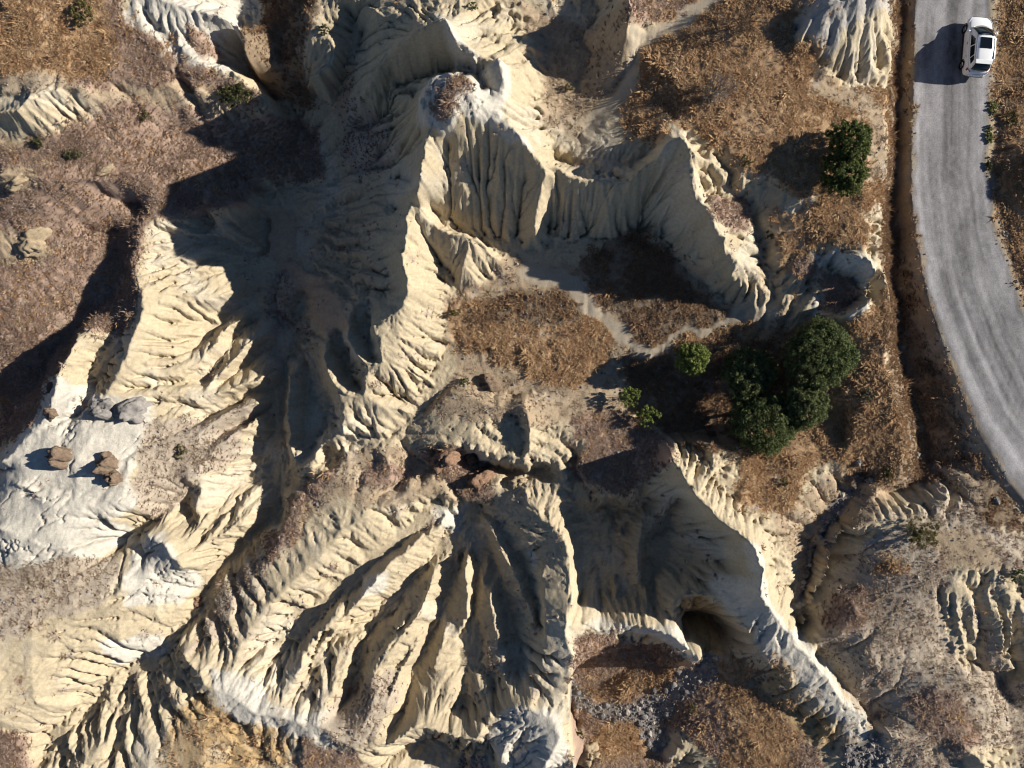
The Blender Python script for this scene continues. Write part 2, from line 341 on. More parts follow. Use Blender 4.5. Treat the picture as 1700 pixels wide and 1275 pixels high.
[(10.87,-9.3,-1.6),(9.29,-10.39,-2.3),(7.88,-10.46,-2.7),(6.61,-11,-2.4)],
[(13.15,-9.04,0),(12.56,-11.23,-1.6),(11.47,-12.57,-2.2),(10.87,-15.1,-1.6)],
[(5.56,-11.71,-1.6),(5.42,-14.51,-1.2),(5.5,-17.33,-1)],
[(6.79,-14.18,-1.8),(7.14,-17.26,-0.8),(7.2,-18.32,0.6)],
[(8.5,-12.75,-1.9),(9.1,-16.88,-1.1)],
[(11.76,-12.86,-2.4),(11.27,-16.43,-1.2),(11.38,-18.23,0.6)],
[(14.34,-11.22,0.8),(14.16,-13.81,-0.3),(13.24,-15.72,-0.4)],
[(15.66,-11.3,2.6),(16.02,-13.84,1.4)],
[(10.4,-10.14,-0.9),(10.08,-12.48,-0.7),(9.85,-14.8,-0.5)],
[(4.04,-18.35,2.4),(5.55,-18.14,1.7),(6.79,-18.82,1.3),(7.34,-18.55,1.3),(8.71,-18.36,1.3),(10.51,-18.57,1.5),(11.88,-18.88,1.9),(13.07,-19.59,2.2),(14.01,-20.55,2.4),(13.53,-21.57,2.2)],
[(13.41,-20.02,-3),(14.65,-18.82,-3.6),(16.39,-19,-3.2),(17.14,-19.96,-2.4)],
[(12.26,-17.86,0.6),(12.54,-16.85,1),(13.53,-15.98,1.3),(14.99,-15.92,1.8),(15.94,-16.46,2.1),(16.71,-17.36,2.4),(17.09,-18.01,2.6),(18.78,-20.03,2),(20.44,-21.46,1.8),(22.02,-23.41,1.5),(23.98,-25.47,1.2),(25.54,-27.97,0.8),(26.8,-29.95,0.4)],
[(15.06,-21.05,-1),(16.14,-21.24,-0.6),(17.47,-21.69,-0.3),(19.1,-23.26,-0.1),(21.09,-25.89,0.1),(22.96,-27.86,0.1),(24.51,-30.16,0)],
[(28.58,-27.32,1),(28.33,-28.91,0.6),(27.6,-30.29,0.2)],
[(5.27,-25.21,-3.8),(7.45,-24.36,-3.2),(10.29,-23.54,-2.4),(13.07,-23.44,-1.7),(15.03,-21.83,-0.9)],
[(5.41,-26.27,-2.6),(9.78,-25.65,-2.3),(12.69,-27.46,-2.2),(11.76,-30.49,-2.4)],
[(7.27,-28.72,-1.8),(10.22,-28.09,-2)],
[(15.69,-24.37,-0.7),(18.81,-27.4,-0.1),(21.2,-29.8,-0.2)],
[(12.43,-29.75,-1),(14.34,-28.08,-1),(15.29,-30.71,-1)],
[(5.95,-30.36,-0.8),(7.65,-29.51,-1)],
[(5.4,-22.69,-2.5),(7.28,-21.58,-1.9)],
[(8.82,-21.43,-2.4),(10.29,-21.77,-2.4),(11.98,-22.37,-2.3)],
[(0.84,-8.27,0.4),(2.3,-10.59,1.2),(3.64,-11.04,1.7),(4.3,-12.78,2),(4.32,-16.31,2.3),(4.12,-18.49,2.5),(4.37,-20.81,2.3),(4.37,-23.11,2.2),(4.43,-25.46,2),(4.53,-29.08,2)],
[(4.67,-10.12,-0.8),(4.91,-12.03,-0.8)],
[(2.28,-14.27,1.5),(2.63,-19.16,1.9),(2.04,-22.29,2),(2.92,-24.37,2.4)],
[(5.09,-22.36,-2.9),(5.21,-27.89,-3.1)],
[(5.28,-31.44,-2.8),(5.43,-29.77,-2.9)],
[(-1.6,-25.65,1.6),(-0.67,-24.28,2.4),(0.89,-23.78,2.9),(3.11,-24.58,2.9),(3.56,-26.36,2.9),(2.23,-28.42,2.8)],
[(-0.45,-26.16,2.4),(-0.68,-28.85,2)],
[(-1.41,-28.52,0),(-1.64,-30.4,0)],
[(-2.42,-9.69,-1.6),(-3.18,-10.39,-2.3),(-3.17,-11.57,-2.1)],
[(-5.49,-10.71,-0.9),(-7.54,-12.37,-0.2),(-9.09,-13.63,0.4),(-10.64,-15.39,0.8),(-12.19,-17.14,1.1),(-14.13,-19.49,1.6),(-17.16,-21.57,2.1)],
[(-5.56,-10.02,-1.6),(-9.11,-12.83,-1.2),(-11.91,-15.12,-0.8),(-14.61,-17.32,-0.2),(-16.95,-20.09,0.6),(-18.11,-21.3,1.3)],
[(-3.65,-11.33,-2.1),(-6.69,-14.18,-1.8),(-9.39,-17.21,-1.4),(-11.36,-19.68,-0.9),(-12.3,-23.12,0),(-13.32,-25.15,1.2)],
[(-6.03,-14.49,-0.2),(-6.76,-16.9,0.4),(-9.19,-19.87,1.2),(-10.41,-23.19,2),(-11.19,-25.62,2.6)],
[(-3.5,-12.26,-1.9),(-5.41,-17.51,-1.6),(-7.42,-22.15,-1.1),(-8.48,-25.75,0.4),(-9.5,-26.59,2)],
[(-13.3,-17.08,1.3),(-14.96,-19.84,1.9),(-16.14,-22.08,2.5)],
[(-14.19,-18.73,0.5),(-15.5,-21.43,1.3),(-15.84,-23.65,2)],
[(-11.61,-19.62,0.6),(-13.2,-22.41,1.7),(-14.29,-24.68,2.7)],
[(-6.42,-15.71,-0.7),(-7.65,-17.68,-0.3),(-9.69,-19.79,0.4),(-11.12,-22.25,1.2)],
[(-7.08,-19.24,-0.3),(-8.3,-21.18,0.4),(-9.28,-23.54,1.2)],
[(-9.77,-15.38,0),(-11.56,-16.99,0.4),(-13.33,-18.9,0.8),(-15.01,-20.98,1.4)],
[(-8.42,-18.16,0.8),(-9.96,-20.67,1.5),(-10.77,-22.74,2)],
[(-4.27,-17.2,-0.6),(-4.64,-20.02,-0.5),(-5.24,-23.04,0.2)],
[(-2.38,-15.36,-0.8),(-2.08,-18.09,-0.4),(-1.78,-21.21,0.1)],
[(-7.44,-19.66,0.5),(-8.64,-22.16,1.2),(-9.5,-24.55,2)],
[(-3.75,-13.94,0.1),(-3.46,-16.96,0.2),(-3.67,-19.64,-0.1)],
[(-5.18,-18.97,-0.2),(-6.08,-22.1,0.2)],
[(-2.91,-12.72,-1.8),(-2.99,-17.48,-1.5),(-3.54,-22.11,-1),(-3.96,-25.29,0.4)],
[(-1.78,-16.55,0),(-1.03,-19.23,0.4),(-0.37,-20.9,0.3),(-0.93,-22.49,0.4)],
[(-2.33,-11.76,-1.8),(-1.06,-15.55,-1.5),(0.1,-20.19,-1),(0.56,-22.57,0.2)],
[(-2.14,-20.05,-0.6),(-1.39,-23.8,0.6)],
[(-1.8,-11.03,-0.6),(-0.47,-13.68,0.2),(0.93,-16.14,0.6),(1.94,-18.36,0.9)],
[(-1.34,-10.52,-0.9),(0.95,-14.57,-0.5),(2.34,-18.59,0.2)],
[(-0.47,-9.54,-0.2),(1.39,-12.15,0.8)],
[(-24.42,-19.87,3),(-22.6,-21.92,3.1),(-20.39,-23.25,3.1),(-18.58,-24.35,3.2),(-16.4,-24.84,3.1),(-14.18,-25.02,3.1),(-12.76,-26.17,3.1),(-11.1,-27.2,3),(-9.25,-26.54,2.9),(-7.17,-25.49,2.5),(-5.84,-25.58,2.4),(-4.86,-26.3,2.3),(-3.14,-26.38,2.5),(-1.97,-25.71,2.6),(-1.57,-24.59,2.4)],
[(-9.97,-29.64,-0.6),(-7.73,-28.72,-1.6),(-5.82,-29.21,-1.8),(-3.89,-30.38,-2)],
[(-11.4,-29.07,1.6),(-13.03,-28.05,2.4)],
[(-7.19,-30.58,-1.2),(-5.37,-31.12,-2.2)],
[(-20.29,-27.84,2.2),(-17.9,-26.96,2.6)],
[(-14.82,-28.18,2.4),(-16.68,-28.97,2.2)],
[(-18.79,-10.65,-2.35),(-21.07,-12.05,-1.36),(-23.12,-14.8,-0.5),(-24.7,-17.52,0.2),(-26.33,-20.05,0.7),(-29.75,-22.54,1.4),(-32.97,-25.05,2.1),(-35.28,-27.13,2.7)],
[(-16.37,-9.01,0.2),(-18.97,-14.23,0.8),(-21.59,-17.48,1.2),(-24.21,-19.98,1.5)],
[(-14.22,-7.11,0.4),(-11.67,-7.59,0.3),(-7.51,-7.63,0)],
[(-6.13,-7.89,-0.2),(-9.32,-9.07,0.4),(-13.44,-11.7,0.7),(-16.11,-14.61,1.1),(-19.15,-17.99,1.6),(-20.96,-20.04,2.2),(-22.43,-21.96,3)],
[(-28.01,-10.95,2.09),(-25.81,-11.9,2.9),(-24.61,-13.54,2.6),(-23.8,-12.24,1.4)],
[(-29.27,-12.19,1),(-30.26,-12.59,1.3),(-28.53,-10.93,0.66),(-24.91,-8.2,-0.07)],
[(-29.96,-10.4,2.64),(-28.24,-9.15,2.08)],
[(-37.97,-14.08,3.9),(-37.45,-17.33,4.6),(-37.16,-20.61,5),(-37.16,-24.03,5)],
[(-34.61,-14.13,3.7),(-34.49,-17.46,4.2),(-34.58,-20.42,4.4),(-34.63,-23.2,4)],
[(-31.85,-14.27,3.2),(-31.89,-16.82,3.5),(-32.11,-19.46,3.5),(-31.97,-21.87,3)],
[(-29.03,-14.4,2.7),(-29.2,-16.6,2.8),(-29.31,-18.91,2.6),(-29.24,-20.97,1.9)],
[(-26.52,-15.76,1.9),(-26.8,-17.37,1.8),(-26.68,-18.68,1.3)],
[(-32.05,-28.64,3.6),(-30.97,-27.1,3.2),(-29.42,-25.74,2.8)],
[(-26.39,-28.7,3.5),(-27.36,-25.69,2.9),(-28.23,-23.83,2.1)],
[(-24.42,-23.65,3),(-25.38,-22.12,2.4),(-25.53,-20.86,1.6)],
[(-22.47,-28.75,3.4),(-23,-25.77,3.2)],
[(-23.88,-12.06,1.2),(-21.11,-11,0.05),(-20.36,-10.06,-0.46)],
[(-23.68,-14.98,0.6),(-24.24,-16.2,0.4)],
[(-37.76,-5.66,2.99),(-35.76,-3.78,2.66),(-34.49,-1.99,2.55),(-34.02,0.7,2.23),(-32.77,3.71,1.7),(-31.88,4.18,1.5)],
[(-36.23,-7.18,3.27),(-33.16,-9.39,3.24),(-29.07,-8.61,2.63),(-28.57,-5.96,2.31)],
[(-31.32,-4.14,2.6),(-32.41,-5.88,3.01)],
[(-34.98,-11.48,3.8),(-32.23,-12.47,3.3),(-37.1,-10.58,3.89)],
[(-37.69,-8.89,3.07),(-35.25,-7.92,2.75),(-33.15,-7.05,2.54)],
[(-40.1,-2.57,-2.31),(-43.14,-2.6,-3.11),(-38.55,-0.12,-2.18),(-36.5,3.04,-2.02),(-33.32,5.96,-2),(-31.58,8.08,-1.5),(-30.83,10.4,-1)],
[(-41.82,-5.17,-1.32),(-39.34,-4.15,-0.53)],
[(-24.32,12.77,-2),(-26.05,12.76,-0.48),(-27.59,12.6,0.22),(-28.86,12.21,0.3),(-28.71,9.09,1.1),(-27.99,6.27,1.6),(-28.34,4.16,1.8),(-29.19,1.7,1.91),(-30.05,0.07,2),(-30.93,-0.88,2.11),(-31.34,-2.37,2.19)],
[(-32.41,1.28,0.36),(-31.11,2.69,0.21),(-30.17,4.33,0.2)],
[(-32.55,-0.8,1.3),(-32.41,0.35,0.77)],
[(-27.08,10.16,0.3),(-27.11,6.34,1),(-27.61,2.65,1.11),(-28.18,-0.11,1.32),(-27.51,-2.41,1.29)],
[(-24.77,10.36,-0.8),(-25.11,8.41,-0.5)],
[(-26.1,11.98,-0.6),(-24.15,11.47,-1.6),(-22.12,10.94,-2.6),(-21,10.62,-3.6)],
[(-22.86,9.12,-2),(-20.86,9.06,-3.2),(-19.55,8.65,-3.75)],
[(-26.33,5.97,0.6),(-24.55,6.63,-0.3),(-22.98,7.21,-1.1),(-21.89,7.66,-2)],
[(-26.66,4.56,0.2),(-25.24,5.12,-0.8),(-23.27,6.25,-2.4),(-21.07,7.9,-3.8)],
[(-25.65,2.24,-0.14),(-24.55,3.97,-1.4),(-23.06,5.52,-2.5),(-21.32,7.15,-3.8)],
[(-24.78,0.73,0.03),(-23.83,2.87,-0.51),(-22.74,4.29,-1.1),(-21.78,5.06,-1.7)],
[(-24.45,0.36,-0.63),(-23.59,2.3,-1.64),(-22.26,4.16,-2.7),(-20.71,5.93,-4.2)],
[(-24.2,-0.31,-0.06),(-22.38,1.45,-0.55),(-21.12,3.39,-1.36),(-20.15,4.15,-2.6)],
[(-23.37,-0.02,-0.89),(-21.76,1.83,-2.29),(-20.39,3.9,-4)],
[(-25.56,-1.42,0.57),(-23.48,-0.68,-0.01),(-21.73,-0.17,-0.47),(-19.23,0.79,-1.18)],
[(-24.2,-2.59,-0.6),(-21.61,-1.18,-1.26),(-20.04,-0.12,-2.28),(-19.08,1.37,-3.55)],
[(-25.41,-4.97,0.88),(-23.76,-3.61,0.42),(-22.08,-2.1,-0.15),(-20.11,-1.41,-0.83)],
[(-23.27,-4.01,-0.64),(-20.92,-2.65,-2),(-19.09,-0.62,-3.26)],
[(-24.95,-7.51,0.87),(-22.98,-5.2,0.4),(-20.92,-2.96,-0.46),(-20.35,-2.51,-1.11)],
[(-21.69,-6.39,-1.49),(-20.19,-4.55,-2.7),(-19.31,-3.84,-3.03)],
[(-22.83,-8.68,-0.72),(-20.89,-7.89,-1.93),(-19.44,-7.51,-2.69)],
[(-24.11,-7.77,0.7),(-24.52,-10.37,0.39)],
[(-25.98,-9.44,-0.13),(-25.46,-10.26,-0.24)],
[(-17.38,9.81,-3.2),(-16.86,7.81,-3.1),(-18.11,5.41,-3.95),(-18.98,4.16,-4.81),(-18.88,1.89,-3.99),(-18.85,-2.12,-3.44),(-18.78,-6.06,-2.93),(-18.79,-10.65,-2.35)],
[(-17.62,0.79,-1.24),(-17.73,-2.03,-1),(-17.4,-4.87,-0.7),(-16.97,-6.38,-0.55)],
[(-16.5,0.85,-2.2),(-16.58,-2.54,-1.8),(-16.61,-5.17,-1.4)],
[(-14.45,-4.54,0.4),(-16.2,-6.92,0),(-17.64,-9.41,-0.84)],
[(-15.42,-4.96,-0.6),(-16.16,-5.86,-1)],
[(-14.55,-5.37,-0.9),(-14.31,-5.84,-0.9)],
[(-15.11,-2.52,-1.2),(-15.24,-3.93,-0.8)],
[(-7.48,-3.02,0.2),(-5.29,-1.4,1.1),(-4.13,-0.8,1.2),(-2.3,-1.4,1.2),(-0.46,-1.86,1.1),(0.82,-1.3,1.5),(1.19,-2.85,1.6),(1.1,-4.69,1.4),(0.55,-6.12,0.9)],
[(-0.23,-2.44,0.5),(0,-4.55,0.3)],
[(-7,-4.55,0.3),(-5.08,-4.6,0.9),(-2.31,-5.02,0.8),(-0.93,-5.86,0.7),(0.56,-6.22,0.8),(2.32,-5.97,0.6),(3.73,-4.54,0.4)],
[(2.31,-2.89,0.8),(3.73,-2.45,0.4),(4.68,-1.05,0.2)],
[(-3.64,-5.79,-1.8),(-2.43,-6.43,-1.9),(0,-7.21,-1.5),(2.38,-7.01,-0.7)],
[(-7.7,-6.28,-1.4),(-7.17,-7.05,-1)],
[(-11.82,-5.79,-0.4),(-10.92,-6.05,-0.6)],
[(-9.36,-7.13,0.2),(-9.81,-5.72,0.3),(-11.82,-4.94,-0.4)],
[(-6.13,-5.07,-0.2),(-4.95,-6.71,-0.2)],
[(-4.27,-7.24,-0.6),(-2.37,-8.41,-0.5),(-0.95,-7.7,-0.5)],
[(-8.39,-7.31,-1.2),(-9.22,-8.39,-0.4)],
[(4.66,-2.91,0.4),(7,-5.72,0.3),(9.81,-4.32,0.3)],
[(7.03,-7.62,0.1),(4.68,-7.6,0.2),(3.28,-7.62,0.1)],
[(1.41,-7.66,-0.2),(0,-9.02,0.1)],
[(-4.29,-9.17,-0.8),(-5.2,-8.63,-0.4)],
[(-36.02,27.01,5.4),(-32.29,24.86,4.6),(-28.42,24.38,3.8)],
[(-36.31,22.96,5),(-30.61,22.19,3.8),(-23.27,21.81,2.6)],
[(-36.88,15.08,4.2),(-31.44,15.16,2.4),(-25.82,16.31,0)],
[(-38.9,10.87,1.4),(-35.08,10.17,0.2)],
[(-29.42,17.08,2),(-25.59,19.33,0.5),(-23.09,19.2,-0.2)],
[(-40.19,3.66,-0.4),(-37.83,3.71,-1.1),(-34.83,7.04,-0.9)],
[(-41.12,0.85,-1.68),(-38.09,1.81,-1.49)],
[(-33.46,12.31,-1),(-31.29,11.91,-1.4)],
[(-31.34,14.38,0.2),(-29.57,13.94,-1.8)],
[(-36.16,19.21,5.2),(-34.82,19.42,5.3),(-34.18,20.06,5.3),(-33.1,20.82,5),(-30.57,21.07,4.6)],
[(-37.03,17.48,3.5),(-33.21,18.1,3.5),(-30.07,20.52,3.6)],
[(-36.59,20.99,4.6),(-35.01,21.07,4.4)],
[(-36.88,20.72,4.2),(-35.51,20.46,4.3)],
[(-27.55,28.53,4.2),(-23.96,27.33,4),(-20.63,26.67,3.6),(-19.55,25.55,3.2),(-19.76,23.87,3)],
[(-25.56,25.45,3.4),(-22.65,23.42,3),(-20.28,23.07,2.8)],
[(-20.21,22.57,2.4),(-18.69,21.77,1.6),(-19.29,20.78,1.2)],
[(-24.61,22.71,2.6),(-23.71,20.86,1.6),(-20.9,20.88,0.6)],
[(-19.18,30.76,0.2),(-19.95,28.52,0),(-20.58,26.79,-0.3),(-20.88,25.03,-0.6),(-19.84,23.78,-1),(-18.05,22.02,-1.4),(-16.11,19.65,-2.2),(-15.73,18.31,-2.6),(-17.32,17.2,-3),(-18.84,15,-3.1)],
[(-16.68,29.64,2.2),(-17.33,26.33,1.6),(-17.88,24.03,0.6)],
[(-14.98,27.21,3.4),(-14.65,25.2,3),(-13.47,25.5,3.3),(-12.76,24.35,3.1),(-13.57,23.25,2.9),(-15.1,22.97,2.2)],
[(-16.49,23.44,-0.2),(-14.47,22.19,-0.6)],
[(-12.08,27.63,2.6),(-11.23,25.94,2.4),(-12.86,23.77,1.2),(-14.71,21.24,-0.6)],
[(-13.81,19.41,-0.8),(-11.65,20.39,0.4),(-9.5,20.7,2)],
[(-14.06,16.36,-1.8),(-11.82,17.38,-0.4),(-9.65,17.8,1.2)],
[(-15.24,14.13,-2.6),(-13.53,14.85,-1.6)],
[(-21.36,14.59,-0.6),(-23.47,13.5,0)],
[(-21.43,18.46,-0.8),(-18.36,19.2,-1.6)],
[(-23.73,16.02,-0.6),(-20.64,16.1,-2.6)],
[(-20.4,14.28,-3.6),(-20.5,12.88,-3.6),(-20.2,10.68,-3.6)],
[(-19.9,14.18,-3.6),(-20,12.88,-3.6),(-19.75,10.68,-3.6)],
[(-19.4,14.08,-3.6),(-19.5,12.88,-3.6),(-19.3,10.68,-3.6)],
[(-18.9,13.98,-3.6),(-19,12.88,-3.6),(-18.85,10.68,-3.6)],
[(-18.4,13.88,-3.6),(-18.5,12.88,-3.6),(-18.4,10.68,-3.6)],
[(-17.9,13.78,-3.6),(-18,12.88,-3.6),(-17.95,10.68,-3.6)],
[(-17.44,13.73,-3.4),(-17.27,10.86,-3.5)],
[(-20.86,14.28,-3.2),(-21.06,11.79,-3.2),(-20.43,9.84,-3.4)]]
ZONES = [
('tan', [(0,26.96),(7.73,25.28),(8,19.27),(4.72,17.05),(2.11,19.35),(1.71,24.67)]),
('scree', [(-13.52,22.26),(-9.44,19.67),(-8.96,16.91),(-11.81,15.95),(-13.93,18.14)]),
('tan', [(-14.35,23.2),(-12.88,24.31),(-11.13,22.16),(-13.69,20.65)]),
('mauve', [(-39.14,30),(-28.15,30.44),(-28.07,27.74),(-26.31,25.98),(-23.14,24.36),(-22.73,23.07),(-19.43,22.56),(-19.91,20.73),(-15.31,20.93),(-15.12,16.95),(-20.52,16.49),(-21.03,14.3),(-28.61,12.69),(-28.6,8.62),(-28.78,4.23),(-33.66,4.39),(-34.04,0.56),(-35.62,-2.82),(-43.11,-5.8)]),
('orange', [(-39.14,30),(-28.75,30.38),(-29.18,25.16),(-28.56,22.74),(-33.91,21.35),(-39.45,22)]),
('tan', [(-39.41,22.41),(-34.04,22.3),(-29.47,21.44),(-26.15,22.49),(-20.5,21.75),(-23.86,20.54),(-26.9,20.96),(-29.25,20.5),(-31.79,18.65),(-34.78,17.06),(-40.18,17.11)]),
('tan', [(-23.89,21.05),(-19.64,21.58),(-19.02,20.76),(-24.06,20.01)]),
('cream', [(-39.6,20.78),(-34.35,20.37),(-33.17,20.95),(-30.4,21.17),(-30.04,20.72),(-31.58,19.63),(-33.21,18.14),(-36.07,17.48),(-39.99,18.13)]),
('tan', [(-40.33,16.29),(-34.78,15.74),(-34.36,14.61),(-40.95,13.84)]),
('tan', [(-38.65,12.16),(-35.93,11.86),(-35.52,10.17),(-36.92,9.23),(-42.07,9.59)]),
('white', [(-27.74,30.47),(-19.7,31.95),(-19.65,29.82),(-19.45,25.64),(-20.96,25.01),(-21.03,22.93),(-24.4,23.85),(-25.93,25.6),(-27.69,26.71)]),
('mauve', [(-24.24,25.89),(-22.37,25.84),(-21.86,24.94),(-23.11,24.11)]),
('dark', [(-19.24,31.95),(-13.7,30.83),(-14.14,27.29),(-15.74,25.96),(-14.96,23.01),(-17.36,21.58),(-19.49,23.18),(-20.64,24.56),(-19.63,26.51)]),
('cream', [(-15.53,25.54),(-13.52,25.82),(-12.73,24.45),(-13.62,23.2),(-15.8,23.59)]),
('silt', [(-20.66,14.21),(-18.99,14.79),(-17.61,13.74),(-17.59,11.37),(-16.84,9.78),(-13.87,7.53),(-12.46,4.5),(-14.78,3.69),(-16.83,5.82),(-18.04,8.84),(-20.22,10.36),(-20.89,12.31)]),
('scree', [(-17.4,9.32),(-18.72,4.93),(-20.08,5.9),(-20.43,8.84),(-18.98,9.87)]),
('white', [(-6.62,19.54),(-5.44,21.43),(-4.2,21.94),(-2.39,20.24),(-1.77,21.66),(-0.57,21.64),(-0.2,17.24),(0.8,16.47),(2.04,15.01),(0.4,15.93),(-2.74,16.92),(-4.6,16.12),(-6.07,17.1)]),
('white', [(-5.19,25.64),(-4.29,24.9),(-1.81,21.66),(-2.44,21.41),(-3.97,22.51)]),
('mauve', [(-4.72,17.7),(-4.04,18.93),(-2.93,19.85),(-2.37,19.65),(-3.15,18.14),(-3.5,16.82),(-4.49,16.68)]),
('tan', [(-5.05,6.32),(0,9.51),(4.6,8.62),(9.65,10.91),(12.26,9.88),(18.26,6.12),(21.4,5.24),(19.61,3.53),(12.61,2.22),(8.92,-2.46),(2.32,-2.89),(-7.02,-1.99),(-4.19,1.28)]),
('orange', [(-4.84,5.88),(-2.31,6.34),(0,4.74),(2.32,4.15),(6.93,5.2),(7.66,3.6),(7,1.75),(5.16,-0.12),(3.28,-0.12),(0,1.51),(-2.79,2.21),(-4.18,3.6)]),
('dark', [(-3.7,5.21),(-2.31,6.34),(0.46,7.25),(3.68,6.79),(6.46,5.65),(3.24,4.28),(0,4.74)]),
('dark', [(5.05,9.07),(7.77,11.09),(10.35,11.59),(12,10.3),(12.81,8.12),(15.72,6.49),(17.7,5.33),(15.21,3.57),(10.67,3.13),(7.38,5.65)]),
('path', [(17.29,6.76),(19.98,6.55),(18.95,4.85),(12.98,3.13),(9.84,1.99),(8.85,2.91),(12.47,3.58),(16.87,4.9)]),
('path', [(0.92,9.3),(4.14,8.39),(7.16,5.43),(9.75,3.13),(9.35,2.22),(6.95,4.29),(3.68,6.79),(0.46,7.94)]),
('orange', [(8.13,29.08),(19.97,28.43),(19.06,23.01),(22.84,20.66),(26.51,20.68),(27.91,13.73),(25,12.18),(18.78,13.59),(15.68,15.5),(13,16.74),(10.71,17.4),(8.8,20.43),(8.77,22.46),(10.36,23.52)]),
('mauve', [(7.53,29.17),(12.78,28.76),(12.38,25.9),(8.63,23.94),(7.59,23.87)]),
('path', [(14.37,27.41),(12.78,26.08),(10.77,24.76),(8.39,23.84),(8.03,22.48),(7.52,21.02),(5.77,19.33),(4.5,17.9),(5.13,16.76),(6.79,18.56),(8.2,20.51),(8.86,22.04),(9.77,23.51),(12.75,24.79),(15.57,27.35)]),
('orange', [(8.2,20.3),(9.41,20.18),(10.16,18.15),(9.97,16.71),(8.61,16.9),(7.6,17.83)]),
('tan', [(22.61,20.64),(25.14,20.43),(26.52,19.44),(26.99,14.64),(24.8,14.19),(24.73,17.5),(22.79,18.96),(20.57,20.06),(20.3,21.43),(21.46,21.77)]),
('cream', [(20.01,22.74),(22.05,23.15),(23.6,23.7),(27.47,27.36),(26.3,21.77),(24.68,20.81),(22.84,20.66),(21.39,22.11)]),
('grey', [(19.08,23.44),(19.58,24.67),(21.22,28.46),(28.7,30.8),(27.2,27.17),(23.6,23.7),(22.05,23.15),(20.77,22.57)]),
('cream', [(10.31,17.01),(12.38,17.23),(15.7,15.18),(17.29,13.39),(18.76,13.66),(19.72,12.9),(18.79,11.43),(18.86,9.1),(21.61,9.4),(21.99,7.37),(19.67,5.7),(18.05,5.3),(15.65,7.04)]),
('mauve', [(13.11,13.01),(16.48,12.99),(17.19,11.06),(15.12,9.97)]),
('orange', [(18.26,12.42),(20.24,12.33),(23.12,13.14),(25.55,10.97),(25.58,9.7),(22.68,10.16),(19.6,9.04)]),
('orange', [(20.31,4.4),(22.25,5.01),(23.96,4.46),(26.39,5.52),(27.37,10.49),(27.92,3.43),(27.14,1.64),(29.14,-4.56),(28.72,-7.64),(26.04,-7.42),(23.01,-5.53),(20.21,-9.54),(16.89,-8.56),(17.58,-5.07),(12.73,-3.89),(9.89,-2.47),(8.94,-0.59),(13.39,3.58)]),
('mauve', [(22.13,8),(24.66,8.11),(25.08,6.79),(24.06,5.09),(22.6,5.43)]),
('white', [(21.46,9.08),(23.49,9.72),(25.66,9.06),(26.36,6.39),(24.18,4.38),(23.84,4.75),(25.8,6.45),(25.05,8.17),(23.65,8.92),(22.37,8.14)]),
('white', [(21.66,6.08),(22.76,6.3),(22.83,4.99),(21.95,4.8)]),
('mauve', [(19.7,8.64),(21.44,9.2),(22.41,7.58),(20.69,7.37)]),
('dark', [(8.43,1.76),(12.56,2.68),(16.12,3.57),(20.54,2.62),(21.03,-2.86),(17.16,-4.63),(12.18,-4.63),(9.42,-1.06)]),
('mauve', [(3.73,-2.45),(8.93,-2),(11.89,-4.46),(11.52,-5.43),(8.46,-8.58),(6.1,-8.1),(4.21,-7.14),(5.6,-4.79)]),
('tan', [(23.94,-6.89),(27.1,-6.89),(29.72,-8.12),(26.87,-9.52),(24.59,-12.18),(22.74,-16.23),(20.91,-13.3),(19.73,-9.97)]),
('dark', [(27.33,30.35),(29.55,30.94),(29.51,15),(30.23,9.22),(31.62,3.45),(33.53,-2.35),(35.76,-6.82),(38.86,-10.83),(35.11,-10.33),(32.13,-7.35),(30.23,-7.9),(28.14,-6.81),(29.27,-4.57),(27.58,-0.11),(26.78,9.46)]),
('tan', [(29.78,10.56),(30.92,6.12),(32.51,1.67),(34.36,-2.79),(36.66,-6.82),(38.93,-9.96),(35.76,-7.26),(33.69,-3.71),(31.92,0.79),(30.12,7.08)]),
('orange', [(29.34,24.87),(29.55,23.51),(29.41,16.8),(29.21,17.92)]),
('tan', [(29.18,15.7),(29.43,14.56),(29.87,9.7),(29.4,10.71)]),
('tan', [(29.78,6.25),(30.34,7.47),(31.77,2.13),(30.89,1.7)]),
('orange', [(30.66,0.8),(32.11,0.34),(33.69,-3.71),(32.77,-5.57),(31.32,-2.88)]),
('tan', [(32.4,-6.05),(34.55,-6.39),(35.18,-9.46),(33.05,-8.6)]),
('orange', [(35.75,30.97),(42.07,30.89),(42.23,3.44),(38.71,4.12),(36.93,7.9),(35.59,11.9),(35.37,15.91),(35.59,21.69)]),
('dark', [(35.15,21.24),(36.04,21.02),(35.59,15.02),(36.57,11.46),(37.82,7.45),(37.37,7.01),(35.82,11.01),(35.06,15.91)]),
('scree', [(22.69,-19.57),(24.5,-14.91),(25.19,-11.57),(26.69,-9.9),(32.03,-8.56),(35.11,-10.33),(40.72,-12.64),(42.65,-32.92),(27.53,-32.77),(27.71,-26.44),(25.33,-22.16)]),
('mauve', [(24.64,-16.54),(26.22,-15.03),(26.03,-17.61),(24.84,-18.86),(23.4,-18.93)]),
('mauve', [(30.55,-22.91),(33.58,-23.26),(35.73,-26.68),(33.31,-27.5),(30.69,-25.77)]),
('orange', [(28.03,-12.57),(29.72,-13.2),(28.5,-14.14),(26.22,-13.68)]),
('tan', [(30.64,-10.77),(34.98,-11.18),(37.78,-14.33),(35.15,-15.24),(31.41,-13.82)]),
('cream', [(30.92,-15.24),(32.23,-13.8),(37.78,-14.33),(40.99,-22.68),(37.65,-22.89),(35.38,-16.68),(35.47,-21.62),(34.1,-21.48)]),
('cream', [(34.1,-26.94),(40.19,-28.49),(39.76,-30.99),(34.21,-30.16)]),
